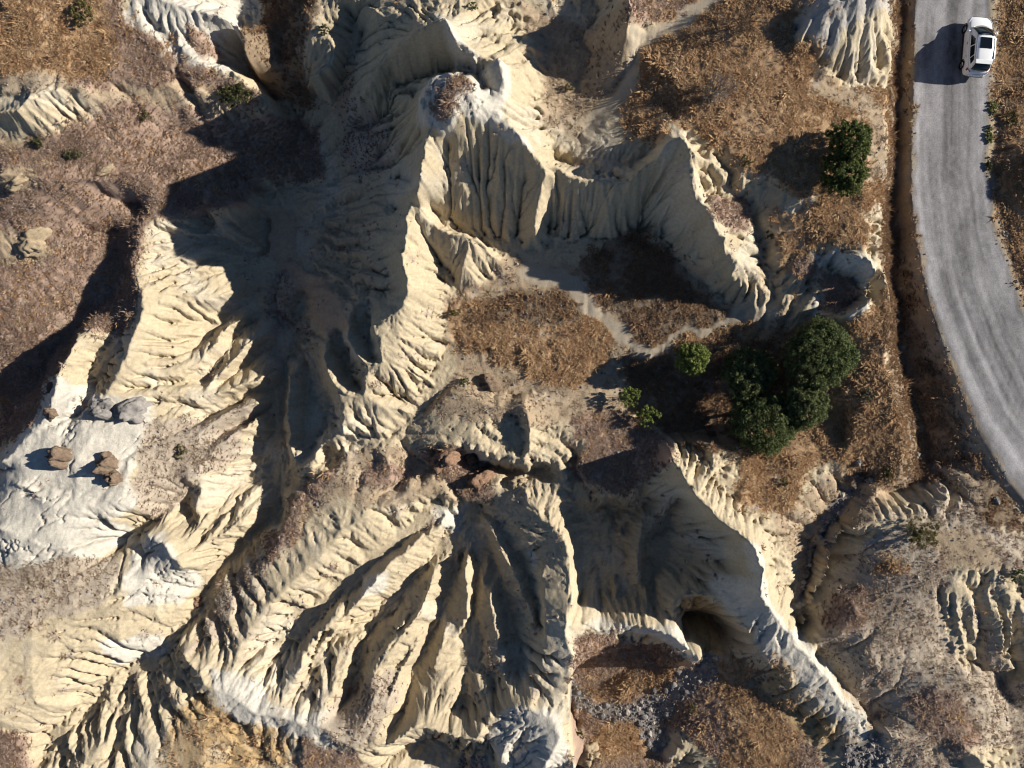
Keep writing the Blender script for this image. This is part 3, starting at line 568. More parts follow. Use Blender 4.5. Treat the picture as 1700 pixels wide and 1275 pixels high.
('cream', [(24.34,-11.24),(28.19,-9.06),(32,-8.33),(31.56,-9.22),(25.7,-11.38),(24.85,-14.84),(23.49,-18.54),(22.67,-19.28)]),
('white', [(16.48,-10.88),(17.62,-11.49),(18.39,-15.25),(22.29,-19.62),(24.52,-22.33),(27.86,-25.89),(27.3,-27.42),(24.34,-25.38),(20.89,-21.46),(17.43,-17.99),(15.4,-15.97),(15.81,-14.57),(16.95,-13.84)]),
('white', [(4.53,-17.78),(6.92,-18.48),(11.89,-18.63),(15.04,-21.85),(14.4,-23.16),(12.05,-20.28),(9.77,-19.42),(6.98,-19.66)]),
('mauve', [(4.51,-19.05),(12.27,-21.36),(14.98,-21.28),(18.33,-22.2),(22.43,-26.76),(24.84,-31.05),(4.81,-33.79),(5.17,-27.67)]),
('orange', [(15.27,-22.07),(17.89,-21.77),(22.52,-27.79),(22.58,-31.16),(16.67,-31.55),(17.04,-25.68)]),
('orange', [(5.46,-24.46),(11.68,-23.49),(13.67,-20.16),(12.15,-24.91),(5.93,-25.82)]),
('orange', [(6.33,-27.87),(11.24,-27.24),(11.75,-29.98),(7.17,-29.75)]),
('cream', [(12.22,-28.48),(13.95,-27.29),(16.65,-29.62),(16.67,-32.03),(12.08,-32.49)]),
('ochre', [(12.6,-17.34),(13.77,-16.18),(15.85,-16.65),(17.55,-18.65),(22.3,-24.25),(25.5,-28.16),(22.52,-27.79),(18.11,-21.99),(14.96,-20.92)]),
('mauve', [(4.61,-19.36),(7.4,-20.89),(10.01,-20.62),(12.05,-20.66),(12.14,-23.04),(7.89,-25.18),(5.2,-25.88)]),
('gravel', [(4.43,-24.28),(7.38,-25.7),(10.27,-26.04),(12.61,-23.89),(14.98,-21.28),(16.58,-21.44),(16.16,-23.41),(13.51,-25.22),(12.21,-27.48),(12.17,-29.82),(11.23,-29.41),(10.25,-27.21),(7.32,-27.21),(4.43,-25.46)]),
('gravel', [(25.22,-27.65),(27.74,-26.7),(29.15,-28.8),(28.85,-32.68),(25.73,-32.86)]),
('gravel', [(25.89,-6.93),(26.93,-7.35),(25.26,-9.76),(23.58,-13.06),(22.29,-16.83),(21.67,-16.79),(22.84,-13.17),(24.23,-9.81)]),
('gravel', [(-4.37,-29.99),(-2.33,-28.57),(-1.89,-31.33),(-5.3,-31.95)]),
('white', [(-1.83,-27.6),(-0.9,-24.96),(0.9,-23.65),(3.59,-24.34),(4.89,-28.55),(4.83,-32.46),(0,-31.54)]),
('mauve', [(-14.45,-6.04),(-12.69,-5.76),(-13.53,-7.58),(-14.46,-9.45),(-17.17,-12.64),(-18.97,-14.46),(-20.38,-15.4),(-19.44,-12.45),(-18.23,-10.67),(-15.73,-7.16)]),
('scree', [(-19.44,-12.45),(-18.49,-14.45),(-22.84,-19.07),(-24.03,-19.33),(-22.39,-16.21)]),
('mauve', [(-11.79,-6.25),(-9.81,-5.96),(-8.08,-7.25),(-9.83,-7.61),(-12.14,-8.05)]),
('mauve', [(-7.05,-5.05),(-4.19,-5.01),(-2.4,-7.31),(-1.42,-8.66),(-3.35,-9.23),(-5.2,-7.21)]),
('tan', [(-14.42,-5.32),(-7.54,-5.07),(-4.29,-9.18),(-7.09,-9.1),(-13.53,-8.98),(-17.18,-12.19),(-16.34,-9.92),(-14.49,-8.06)]),
('mauve', [(-11.54,-6.48),(-8.95,-6.24),(-7.57,-7.45),(-11.67,-7.96)]),
('scree', [(-28.12,-2.4),(-24.39,-2.93),(-20.18,-1.32),(-20.4,-2.52),(-21.66,-5.9),(-24.17,-7.55),(-27.35,-10.31),(-28.6,-10.18),(-27.76,-5.57)]),
('white', [(-42.57,-6.67),(-35.62,-2.82),(-37.16,0.84),(-33.58,0.79),(-31.92,-0.8),(-28.17,-0.8),(-27.71,-2.86),(-28.37,-9.15),(-30.04,-10.42),(-29.25,-12.09),(-34.61,-14.13),(-39.95,-14.16)]),
('white', [(-29.48,-12.09),(-26.8,-11.02),(-24.82,-12.3),(-24.08,-14.94),(-26.13,-17.31),(-28.49,-16.27)]),
('white', [(-31.06,-18.74),(-27.03,-18.89),(-26.76,-20.65),(-29.92,-21.42)]),
('scree', [(-40.02,-13.74),(-34.65,-13.27),(-30.09,-12.88),(-29.06,-14.42),(-30.61,-16.53),(-36.63,-18.21),(-39.37,-18.28)]),
('white', [(-23.14,-21.02),(-20.14,-22.04),(-16.51,-24.21),(-13.9,-24.77),(-11.56,-26.78),(-13.86,-27.16),(-18.22,-25.22),(-21.29,-24.07)]),
('white', [(-11.9,-14.87),(-9.33,-14.11),(-9.96,-16.48),(-11.56,-16.3)]),
('white', [(-6.26,-10.23),(-3.59,-9.23),(-3.89,-11.81),(-5.28,-11.16)]),
('white', [(0.47,-11.34),(1.85,-13.55),(2.07,-14.84),(1.17,-13.72)]),
('ochre', [(-24.47,-24.14),(-23.11,-22.78),(-18.69,-25.47),(-16.54,-26.93),(-18.43,-31.58),(-24.82,-31.14),(-25.71,-26.7)]),
('mauve', [(-15.62,-26.44),(-11.61,-27.35),(-10.73,-30.91),(-15.84,-30.89)]),
('mauve', [(-39.64,-25.59),(-35.73,-25.47),(-35.39,-28.86),(-39.95,-30.84)]),
('scree', [(-13.28,-23.93),(-9.6,-21.6),(-8.78,-24.13),(-11.61,-27.35),(-14.2,-25.4)]),
('smooth', [(-28.91,12.23),(-24.79,10.37),(-24.9,3.71),(-25.59,-1.05),(-30.94,-1.02),(-28.4,4.44)]),
('smooth', [(-42.57,-6.67),(-27.92,-2.86),(-24.22,-10.36),(-24.75,-16.93),(-27.1,-19.41),(-35.25,-26.88),(-39.83,-28.12)]),
('smooth', [(-22.81,-19.99),(-18.94,-14.9),(-13.47,-11.26),(-7.09,-9.1),(-10.05,-13.51),(-16.28,-17.8),(-19.37,-21.73)]),
('smooth', [(2.3,-11.15),(4.38,-12.09),(4.29,-24.05),(1.37,-22.54)])]
ROAD = [(34.42,94.92,2.89),(33.08,54.95,2.89),(32.82,30.97,2.89),(32.68,28.31,2.84),(32.35,21.65,2.73),(32.24,15.43,2.74),(32.82,10.99,2.83),(33.79,6.99,3.02),(35.35,2.89,3.18),(37.46,-1.44,3.44),(39.79,-4.77,3.85),(43.07,-8.55,4.19),(47.07,-11.88,4.31),(71.05,-26.76,3.47),(109.91,-39.86,3.09)]
TREES = [
    (22.32, 2.20, 'round_tree', 2.6, 2.5, 1.7, 1.6, 'dark', 1.0, 'largest round dark green tree, topmost of the clump beside the ditch'),
    (17.69, 0.79, 'round_tree', 2.05, 2.0, 2.3, 1.5, 'mid', 1.0, 'mid green round tree on the left of the clump, beside the bare twiggy bush'),
    (18.82, -2.88, 'round_tree', 2.75, 2.4, 2.0, 1.5, 'dark', 1.0, 'broad dark green tree at the bottom of the clump, nearest the cream ridge tip'),
    (21.42, -1.52, 'round_tree', 1.8, 1.9, 1.8, 1.4, 'mid', 1.0, 'dark green tree between the largest round tree and the broad lower one'),
    (13.52, 1.87, 'young_tree', 1.4, 1.35, 2.0, 1.1, 'light', 1.0, 'small light green tree standing alone left of the dark tree clump'),
    (22.57, 16.13, 'juniper_tree', 1.5, 1.65, 1.25, 1.2, 'conifer', 1.0, 'green evergreen on the golden grass mesa, upper of the touching pair'),
    (22.40, 14.26, 'juniper_tree', 1.65, 1.55, 1.1, 1.1, 'conifer', 1.0, 'green evergreen on the golden grass mesa, lower of the touching pair'),
]
SHRUBS = [
    (9.05, -0.95, 'green_shrub', 0.95, 0.92, 1.0, 0.7, 'light', 0.9, 'small bright green shrub, left of the pair below the footpath'),
    (10.51, -2.52, 'green_shrub', 1.0, 1.0, 1.0, 0.75, 'light', 0.9, 'small bright green shrub, right of the pair below the footpath'),
    (-20.70, 21.67, 'olive_shrub', 1.5, 1.05, 0.6, 0.6, 'olive', 1.0, 'dense olive shrub on the ledge above the shaded ravine'),
    (-30.64, 26.42, 'olive_shrub', 0.95, 1.15, 0.45, 0.5, 'yellow', 0.8, 'sprawling olive shrub on the brown hillside at the top left corner'),
    (-32.41, 16.87, 'low_shrub', 0.8, 0.45, 0.22, 0.25, 'olive', 0.7, 'flat green shrub below the pale slab on the left hillside, right of two'),
    (-34.55, 17.58, 'low_shrub', 0.6, 0.5, 0.25, 0.25, 'olive', 0.7, 'small green shrub against the lower edge of the pale slab'),
    (-27.44, 20.09, 'low_shrub', 0.55, 0.5, 0.25, 0.25, 'yellow', 0.5, 'yellowish tuft shrub in the middle of the brown left hillside'),
    (29.83, -10.75, 'olive_shrub', 1.4, 1.3, 0.7, 0.65, 'yellow', 0.9, 'rounded olive brown shrub on the tan slope below the road bend'),
    (25.94, -0.90, 'low_shrub', 0.75, 0.55, 0.3, 0.25, 'grey', 0.5, 'thin grey green shrub on the grassy rim beside the ditch'),
    (27.76, -6.61, 'low_shrub', 0.55, 0.6, 0.3, 0.25, 'yellow', 0.6, 'yellow green shrub at the lower tip of the golden grass rim'),
    (18.67, 10.77, 'low_shrub', 0.35, 0.6, 0.3, 0.3, 'yellow', 0.6, 'narrow yellow green shrub in the grass right of the sharp eastern crest'),
    (15.94, 15.18, 'low_shrub', 0.4, 0.6, 0.25, 0.25, 'yellow', 0.5, 'yellow green shrub at the mesa edge right of the pale knob'),
    (20.27, -7.26, 'low_shrub', 0.45, 0.45, 0.25, 0.25, 'yellow', 0.5, 'tiny yellow green shrub on the brown slope behind the long white ridge'),
    (-25.41, -5.18, 'low_shrub', 0.7, 0.6, 0.2, 0.2, 'yellow', 0.4, 'sparse yellow green shrub on the grey patch among the left ridges'),
    (37.10, -14.12, 'low_shrub', 0.6, 0.7, 0.35, 0.35, 'mid', 0.8, 'dark green shrub at the right frame edge above the fluted slope'),
    (4.09, 21.13, 'low_shrub', 0.4, 0.35, 0.25, 0.2, 'yellow', 0.6, 'small green tuft in the shaded hollow behind the summit'),
    (-13.80, 25.98, 'low_shrub', 0.5, 0.5, 0.25, 0.25, 'olive', 0.6, 'green tuft at the head of the shaded ravine'),
    (-2.71, 26.12, 'low_shrub', 0.45, 0.35, 0.25, 0.2, 'mid', 0.6, 'small green tuft above the peak at the top edge'),
    (-3.56, 0.16, 'low_shrub', 0.4, 0.35, 0.25, 0.2, 'mid', 0.6, 'small green tuft beside the brown boulder in the middle'),
    (-4.27, 5.49, 'low_shrub', 0.5, 0.5, 0.3, 0.25, 'yellow', 0.5, 'green tuft at the left end of the central grass terrace'),
    (14.34, -25.69, 'low_shrub', 0.4, 0.6, 0.25, 0.25, 'yellow', 0.5, 'yellow green tuft on the grass left of the lower white ridge'),
    (5.44, -28.12, 'low_shrub', 0.45, 0.6, 0.3, 0.25, 'yellow', 0.6, 'yellow green tuft at the foot of the white mound'),
    (35.40, 20.39, 'roadside_weed', 0.35, 0.7, 0.14, 0.14, 'light', 0.8, 'green weed strip at the right road edge, topmost of the row'),
    (35.14, 18.43, 'roadside_weed', 0.3, 0.8, 0.14, 0.14, 'light', 0.8, 'green weed strip at the right road edge, middle of the row'),
    (35.09, 16.08, 'roadside_weed', 0.28, 0.7, 0.14, 0.14, 'olive', 0.8, 'green weed strip at the right road edge, lowest of the row'),
    (36.72, 19.58, 'roadside_weed', 0.6, 0.8, 0.12, 0.12, 'yellow', 0.5, 'pale yellow green weed patch right of the road edge weeds'),
]
BARE = [
    (13.78, 19.82, 'bare_bush', 1.2, 0.9, 'grey', 'leafless grey bush in the golden grass of the mesa'),
    (15.98, 24.58, 'bare_bush', 1.5, 1.0, 'brown', 'leafless dark brown bush beside the grey rock at the top edge'),
    (15.82, -0.12, 'bare_bush', 1.3, 1.0, 'grey', 'leafless pale twiggy bush in the shade left of the dark trees'),
    (21.12, 21.63, 'bare_bush', 0.7, 0.5, 'grey', 'small leafless bush in the hollow below the fluted rock'),
]
ROCKS = [
    (-30.67, -2.00, 'boulder', 0.95, 0.95, 1.0, 0.3, 'greyrock', 0.35, 'darker lumpy boulder on the white ridge, left of the touching pair'),
    (-28.92, -1.92, 'boulder', 1.2, 1.05, 1.05, 1.2, 'greyrock', 0.35, 'grey lumpy boulder on the white ridge, right of the touching pair'),
    (-33.43, -5.42, 'boulder', 0.75, 0.8, 1.0, 0.4, 'brown', 0.3, 'small upright brown boulder on the white slope, left of two'),
    (-30.09, -5.98, 'boulder', 0.75, 0.75, 1.2, 0.2, 'brown', 0.3, 'brown boulder on the white slope, upper half of the tall leaning pair'),
    (-29.57, -7.06, 'boulder', 0.6, 0.7, 0.8, 0.9, 'brown', 0.3, 'brown boulder leaning against the tall one on the white slope'),
    (-34.31, -2.21, 'boulder', 0.48, 0.48, 0.45, 0.0, 'brown', 0.3, 'small brown rock perched on the edge of the white ridge'),
    (-35.07, -0.34, 'boulder', 0.36, 0.36, 0.35, 0.6, 'brown', 0.3, 'smallest brown rock on the white crest above the dark ravine'),
    (-1.77, 0.02, 'boulder', 0.85, 0.75, 0.7, 0.5, 'brown', 0.35, 'pitted brown boulder standing alone at the lower edge of the central terrace'),
    (-5.38, -5.92, 'boulder', 1.05, 0.85, 0.9, 0.2, 'redbrown', 0.3, 'reddish brown crumbling boulder between the dark pits, left of the group'),
    (-3.25, -5.71, 'boulder', 0.6, 0.55, 0.7, 0.8, 'redbrown', 0.3, 'reddish brown knob at the upper right of the crumbling boulders'),
    (-2.51, -7.56, 'boulder', 1.15, 1.2, 0.9, 1.1, 'redbrown', 0.35, 'large crumbling brown boulder below the dark pits'),
    (0.57, -7.78, 'boulder', 0.85, 0.6, 0.5, 0.2, 'tanrock', 0.35, 'tan boulder right of the crumbling brown boulders'),
    (25.87, -7.14, 'boulder', 0.85, 0.7, 0.55, 0.4, 'brown', 0.35, 'flat brown boulder at the head of the stony gully'),
    (26.91, -7.31, 'boulder', 0.34, 0.32, 0.32, 0.4, 'greyrock', 0.3, 'rounded blue grey rock beside the flat brown boulder'),
    (-36.84, 10.91, 'boulder', 1.4, 1.0, 0.7, 0.5, 'tanrock', 0.4, 'broad pale tan boulder on the brown left hillside'),
    (-36.30, 14.76, 'boulder', 0.9, 0.5, 0.35, 0.7, 'tanrock', 0.4, 'low pale outcrop on the left hillside at the frame edge'),
    (-30.69, 15.95, 'boulder', 0.8, 0.3, 0.25, 0.5, 'tanrock', 0.4, 'narrow pale rock rib in the middle of the left hillside'),
    (-24.74, -17.12, 'boulder', 0.45, 0.4, 0.35, 0.5, 'redbrown', 0.35, 'small reddish rock at the edge of the diagonal gully'),
    (17.29, -9.20, 'boulder', 0.3, 0.25, 0.2, 0.5, 'tanrock', 0.35, 'small pale rock on the slope behind the long white ridge'),
    (25.93, -5.72, 'boulder', 0.3, 0.3, 0.28, 0.2, 'greyrock', 0.3, 'small grey rock above the flat brown boulder'),
    (30.92, -5.38, 'boulder', 0.28, 0.26, 0.22, 0.2, 'greyrock', 0.3, 'grey rock on the ditch floor below the golden rim'),
    (29.33, -3.94, 'boulder', 0.22, 0.2, 0.2, 0.2, 'greyrock', 0.3, 'small white grey rock beside the golden rim in the ditch'),
    (35.86, -8.66, 'boulder', 0.26, 0.3, 0.2, 0.2, 'greyrock', 0.3, 'grey rock on the outer road shoulder near the bend'),
    (6.21, -29.60, 'boulder', 0.9, 0.7, 0.9, 0.2, 'tanrock', 0.4, 'cream fluted rock stump at the bottom edge right of the white mound'),
]

# ------------------------------------------------------------------ build the height field
def tag(o, label=None, cat=None, group=None, kind=None):
    if label: o['label'] = label
    if cat: o['category'] = cat
    if group: o['group'] = group
    if kind: o['kind'] = kind
    return o

base = base_surface(LINES)
nx = int(2 * HX / CELL) + 1; ny = int(2 * HY / CELL) + 1
xs = -HX + CELL * np.arange(nx); ys = -HY + CELL * np.arange(ny)
X, Y = np.meshgrid(xs, ys)
# zone weights on a coarse grid, edges made ragged by noise
ZC = .16
zx = -HX + ZC * np.arange(base.shape[1]); zy = -HY + ZC * np.arange(base.shape[0]); ZX, ZY = np.meshgrid(zx, zy)
wx = ZX + .9 * fbm(ZX / 2.2, ZY / 2.2, 5, 4); wy = ZY + .9 * fbm(ZX / 2.2, ZY / 2.2, 15, 4)
edge_noise = fbm(ZX / .9, ZY / .9, 25, 4, .65) * 1.5
KINDS = ['cream', 'white', 'grey', 'tan', 'silt', 'path', 'scree', 'ochre', 'mauve', 'orange', 'dark', 'gravel']
zone = {k: np.zeros(base.shape) for k in KINDS}; zone['cream'][:] = 1
calm_c = np.zeros(base.shape)
for kname, pts in ZONES:
    if kname == 'smooth':
        calm_c = np.maximum(calm_c, blur(in_polygon(wx, wy, pts).astype(float), 12)); continue
    m = blur(in_polygon(wx, wy, pts).astype(float), 5)
    m = np.clip((m - .5 + .42 * edge_noise) * 2.6 + .5, 0, 1)
    for k in KINDS: zone[k] = zone[k] * (1 - m)
    zone[kname] = zone[kname] + m
rd, rt = polyline_distance(ZX, ZY, [p[:2] for p in ROAD])
rw = np.interp(rt, np.arange(len(ROAD)), [p[2] for p in ROAD])
road_c = np.clip((rw + .2 + .55 * fbm(ZX / 1.1, ZY / 1.8, 77, 4, .65) - rd) / .5, 0, 1)
flat_c = np.clip((rw + .7 - rd) / .7, 0, 1); flat_c = flat_c * flat_c * (3 - 2 * flat_c)
verge_c = np.clip(1.25 * np.exp(-((rd - rw - .35) / .5) ** 2) + .7 * edge_noise - .15, 0, 1) * np.exp(-np.maximum(rd - rw - .4, 0) * 1.6)
for k in KINDS: zone[k] = zone[k] * (1 - verge_c)
zone['tan'] = zone['tan'] + verge_c
for k in KINDS: zone[k] = zone[k] * (1 - road_c)
up = lambda g: bilinear(g, (X + HX) / ZC, (Y + HY) / ZC)

# warp the surveyed surface so that crests and gullies wander, then let the rain cut it
jx = .32 * fbm(X / 2.6, Y / 2.6, 31, 3) + .1 * fbm(X / .7, Y / .7, 33, 2); jy = .32 * fbm(X / 2.6, Y / 2.6, 41, 3) + .1 * fbm(X / .7, Y / .7, 43, 2)
h = bilinear(base, (X + jx + HX) / .16, (Y + jy + HY) / .16)
rock = np.clip(zone['cream'] + .55 * zone['white'] + zone['grey'] * .7 + zone['ochre'] + .35 * zone['scree'] + .3 * zone['tan'], 0, 1)
softc = np.clip(rock + .08, 0, 1) * (1 - road_c)
soft = up(blur(softc, 2))
gy_, gx_ = np.mgrid[0:ny, 0:nx]
h_start = h.copy()
h = h + soft * (.09 * fbm(X / 2.2, Y / 2.2, 51, 3) + .02 * fbm(X / .8, Y / .8, 53, 3))
calm = 1 - .6 * up(calm_c)
patchy = np.clip(.55 + 1.1 * fbm(X / 4.5, Y / 4.5, 55, 3), .12, 1)
for step, batches, n, steps, rate, cap, maxd in ((4, 8, 9000, 40, .3, 3.0, .06), (2, 5, 22000, 60, .2, 2.4, .025)):
    part = h[::step, ::step].copy(); softp = (soft * patchy)[::step, ::step].copy(); old = part.copy()
    for b_ in range(batches):
        part = rain(part, softp, n, steps, 100 * step + b_, CELL * step, rate=rate, cap=cap, maxd=maxd, dep=.02, updep=.1)
    h = h + bilinear(part - old, gx_ / float(step), gy_ / float(step))
h = np.maximum(h, h_start - .75 - .1 * fbm(X / .8, Y / .8, 59, 3))
def slope_of(g, n):
    g = blur(g, n)
    gy, gx = np.gradient(g, CELL)
    return gx, gy
def rills(h, n, steps, seed, c0, c1, cmax):
    low = h[::3, ::3]
    run = h + bilinear(fill_pits(low, 350) - low, gx_ / 3.0, gy_ / 3.0) + .02 * fbm(X / .5, Y / .5, seed + 57, 3)
    fw = flow(run, soft * patchy, n, steps, seed, CELL)
    cut = np.clip((np.sqrt(fw) - c0) * c1, 0, cmax)
    return h - (1.0 * cut + .25 * blur(cut, 1) + .35 * blur(cut, 5)) * soft
for wave, amp, nb, seed in ((1.5, .30, 22, 611), (.75, .13, 8, 621), (.38, .085, 3, 631), (.22, .045, 1, 641)):
    gx, gy = slope_of(h, nb)
    st = np.hypot(gx, gy)
    rib, mag = flutes(X + .12 * fbm(X / .9, Y / .9, seed, 2), Y + .12 * fbm(X / .9, Y / .9, seed + 3, 2), gx, gy, wave, seed)
    amp_map = amp * np.clip(st * 1.9 - .12, 0, 1) * np.clip(.75 + .8 * fbm(X / 3.3, Y / 3.3, seed + 7, 2), .3, 1.3)
    h = h + soft * calm * amp_map * mag * (rib - .75)
# open cracks and block edges in the harder rock
hard = up(blur(zone['white'] + .4 * zone['cream'] + .6 * zone['grey'], 2))
ck = fbm(X / 3.2 + .35 * fbm(X / .6, Y / .6, 171, 2), Y / 3.2 + .35 * fbm(X / .6, Y / .6, 173, 2), 175, 3)
ck2 = fbm((X + Y * .8) / 5.0, (Y - X * .8) / 1.6, 177, 4)
crack = np.clip(1 - np.abs(ck) * 26, 0, 1) * np.clip(fbm(X / 3.5, Y / 3.5, 179, 2) * 4 + .6, 0, 1) + np.clip(1 - np.abs(ck2) * 22, 0, 1) * np.clip(fbm(X / 4.5, Y / 4.5, 181, 2) * 4 + .4, 0, 1)
h = h - hard * (.13 * crack + .06 * blur(crack, 3)) + up(blur(zone['white'] + zone['grey'] + .12 * zone['cream'], 2)) * .10 * fbm(X / 1.4, Y / 1.4, 183, 5, .6)
h = rills(h, 120000, 150, 300, 1.6, .075, .32)
h = rills(h, 150000, 60, 301, 1.4, .055, .17)
for b_ in range(2):
    h = rain(h, soft * patchy, 60000, 40, 400 + b_, CELL, rate=.2, cap=1.8, maxd=.010, dep=.02, updep=.1)
h = np.maximum(h, h_start - 1.5)
# road bed, soil roughness
fl = up(flat_c)
road = up(road_c)
h = h * (1 - fl) + (3.0 + .02 * fbm(X / .8, Y / .8, 61, 3)) * fl
grassy = up(zone['mauve'] + zone['orange'] + zone['dark'] + .6 * zone['scree'] + .3 * zone['tan'])
h = h + grassy * (.10 * fbm(X / 1.3, Y / 1.3, 71, 4) + .05 * fbm(X / .3, Y / .3, 73, 3)) * (1 - fl)
h = h + soft * .022 * fbm(X / .3, Y / .3, 81, 3)
print('height field', time.time() - T0)

def ground_z(x, y):
    return bilinear(h, (np.asarray(x) + HX) / CELL, (np.asarray(y) + HY) / CELL)
def zone_at(k, x, y):
    return bilinear(zone[k], (np.asarray(x) + HX) / ZC, (np.asarray(y) + HY) / ZC)

# colours of the rock and soil themselves
PAL = {'cream': (.44, .37, .255), 'white': (.50, .47, .405), 'grey': (.36, .34, .31), 'tan': (.36, .28, .19), 'silt': (.40, .31, .22), 'path': (.41, .35, .265),
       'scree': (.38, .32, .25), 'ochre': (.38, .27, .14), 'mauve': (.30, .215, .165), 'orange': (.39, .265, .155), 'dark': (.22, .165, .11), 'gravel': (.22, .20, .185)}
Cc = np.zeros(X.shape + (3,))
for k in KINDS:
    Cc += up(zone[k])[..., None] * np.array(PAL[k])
ROADC = np.array((.225, .22, .225))
Cc = Cc * (1 - road[..., None]) + ROADC * road[..., None]
road_d, road_t = polyline_distance(X[::2, ::2], Y[::2, ::2], [p[:2] for p in ROAD])
cx_ = np.interp(road_t, np.arange(len(ROAD)), [p[0] for p in ROAD])
side = bilinear(np.where(X[::2, ::2] > cx_, road_d, -road_d), gx_ / 2.0, gy_ / 2.0)
along = Y + .4 * X
streak = .55 * fbm(side / .35, along / 9, 131, 4) + .45 * fbm(side / .9, along / 14, 141, 3)
wear = .26 * np.exp(-((np.abs(side + .1) - 1.0) / .35) ** 2) + .35 * np.exp(-((side + 2.45) / .45) ** 2) + .16 * np.exp(-((side - 2.3) / .4) ** 2) - .28 * np.exp(-((side - .1) / .5) ** 2)
patch = fbm(X / 1.6, Y / 3.5, 151, 5, .6)
Cc = Cc * (1 + road * (.8 * streak + wear + .5 * patch + .18 * fbm(X / .22, Y / .3, 161, 2)))[..., None]
n1 = fbm(X / 4.0, Y / 4.0, 91, 4); n2 = fbm(X / .5, Y / .5, 95, 3)
whiten = np.clip((fbm(X / 3.0, Y / 3.0, 97, 4) - .18) * 3, 0, 1) * soft * .35
Cc = Cc * (1 - whiten[..., None]) + np.array((.56, .53, .46)) * whiten[..., None]
Cc = Cc * (1 + .12 * n1 + (.06 + .16 * grassy) * n2)[..., None]
Cc = np.clip(Cc, .02, .8)

# ground reaching far beyond the picture: the same sheet with ever wider cells
ext = np.cumsum(.12 * 1.24 ** np.arange(30))
gxs = np.concatenate((-HX - ext[::-1], xs, HX + ext)); gys = np.concatenate((-HY - ext[::-1], ys, HY + ext))
E = len(ext)
hp = np.pad(h, E, mode='edge'); GX, GY = np.meshgrid(gxs, gys)
out_d = np.hypot(np.maximum(np.abs(GX) - HX, 0), np.maximum(np.abs(GY) - HY, 0))
hp = hp + (2.2 + 3.4 * fbm(GX / 13, GY / 13, 111, 6) - hp) * np.clip(out_d / 7, 0, 1) ** .7
rdE, rtE = polyline_distance(GX, GY, [p[:2] for p in ROAD])
roadE = np.clip((np.interp(rtE, np.arange(len(ROAD)), [p[2] for p in ROAD]) + .5 - rdE) / .7, 0, 1) * (out_d > 0)
hp = hp * (1 - roadE) + 3.0 * roadE
Cp = np.pad(Cc, ((E, E), (E, E), (0, 0)), mode='edge')
mixf = np.clip(out_d / 1.5, 0, 1)[..., None]
far = np.clip(.5 + 1.6 * fbm(GX / 7, GY / 7, 113, 5), 0, 1)[..., None]
Cp = Cp * (1 - mixf) + (np.array((.30, .215, .15)) * far + np.array((.42, .35, .245)) * (1 - far)) * (1 + .25 * fbm(GX / .9, GY / .9, 115, 3))[..., None] * mixf
Cp = Cp * (1 - roadE[..., None]) + ROADC * roadE[..., None]
NX, NY = len(gxs), len(gys)
co = np.stack((GX, GY, hp), -1).reshape(-1, 3).astype(np.float32)
colr = np.concatenate((Cp.reshape(-1, 3), np.ones((NX * NY, 1))), 1).astype(np.float32)
jj, ii = np.mgrid[0:NY - 1, 0:NX - 1]
quad = np.stack((jj * NX + ii, jj * NX + ii + 1, (jj + 1) * NX + ii + 1, (jj + 1) * NX + ii), -1).reshape(-1, 4)
pad = lambda g: np.pad(g, E)
pathm = up(zone['path'])
owner = np.zeros((NY - 1, NX - 1), np.int8)
owner[((pad(road) + roadE)[:-1, :-1] > .5)] = 1
owner[(pad(pathm)[:-1, :-1] > .5)] = 2
owner = owner.ravel()

def nodes(name):
    m = bpy.data.materials.new(name); m.use_nodes = True
    nt = m.node_tree; p = nt.nodes['Principled BSDF']
    p.inputs['Specular IOR Level'].default_value = .2
    return m, nt, p

def ground_material(name, rough, fine, fine_amt, bump, bump_scale):
    m, nt, p = nodes(name); N = nt.nodes; K = nt.links.new
    at = N.new('ShaderNodeAttribute'); at.attribute_name = 'soil'
    tc = N.new('ShaderNodeNewGeometry')
    n = N.new('ShaderNodeTexNoise'); n.inputs['Scale'].default_value = fine; n.inputs['Detail'].default_value = 6; n.inputs['Roughness'].default_value = .7
    K(tc.outputs['Position'], n.inputs['Vector'])
    mr = N.new('ShaderNodeMapRange'); mr.inputs[1].default_value = .3; mr.inputs[2].default_value = .7; mr.inputs[3].default_value = 1 - fine_amt; mr.inputs[4].default_value = 1 + fine_amt
    K(n.outputs[0], mr.inputs[0])
    mx = N.new('ShaderNodeMix'); mx.data_type = 'RGBA'; mx.blend_type = 'MULTIPLY'; mx.inputs[0].default_value = 1
    K(at.outputs['Color'], mx.inputs[6]); K(mr.outputs[0], mx.inputs[7]); K(mx.outputs[2], p.inputs['Base Color'])
    p.inputs['Roughness'].default_value = rough
    b = N.new('ShaderNodeBump'); b.inputs['Strength'].default_value = bump; b.inputs['Distance'].default_value = .05
    n2 = N.new('ShaderNodeTexNoise'); n2.inputs['Scale'].default_value = bump_scale; n2.inputs['Detail'].default_value = 8; n2.inputs['Roughness'].default_value = .65
    K(tc.outputs['Position'], n2.inputs['Vector']); K(n2.outputs[0], b.inputs['Height']); K(b.outputs[0], p.inputs['Normal'])
    return m
M_TERRAIN = ground_material('eroded_sandstone_and_soil', .95, 4.0, .18, .8, 9)
M_ROAD = ground_material('gravel_road', .95, 9.0, .25, .4, 12)
M_PATH = ground_material('trodden_path', .95, 5.0, .12, .4, 9)

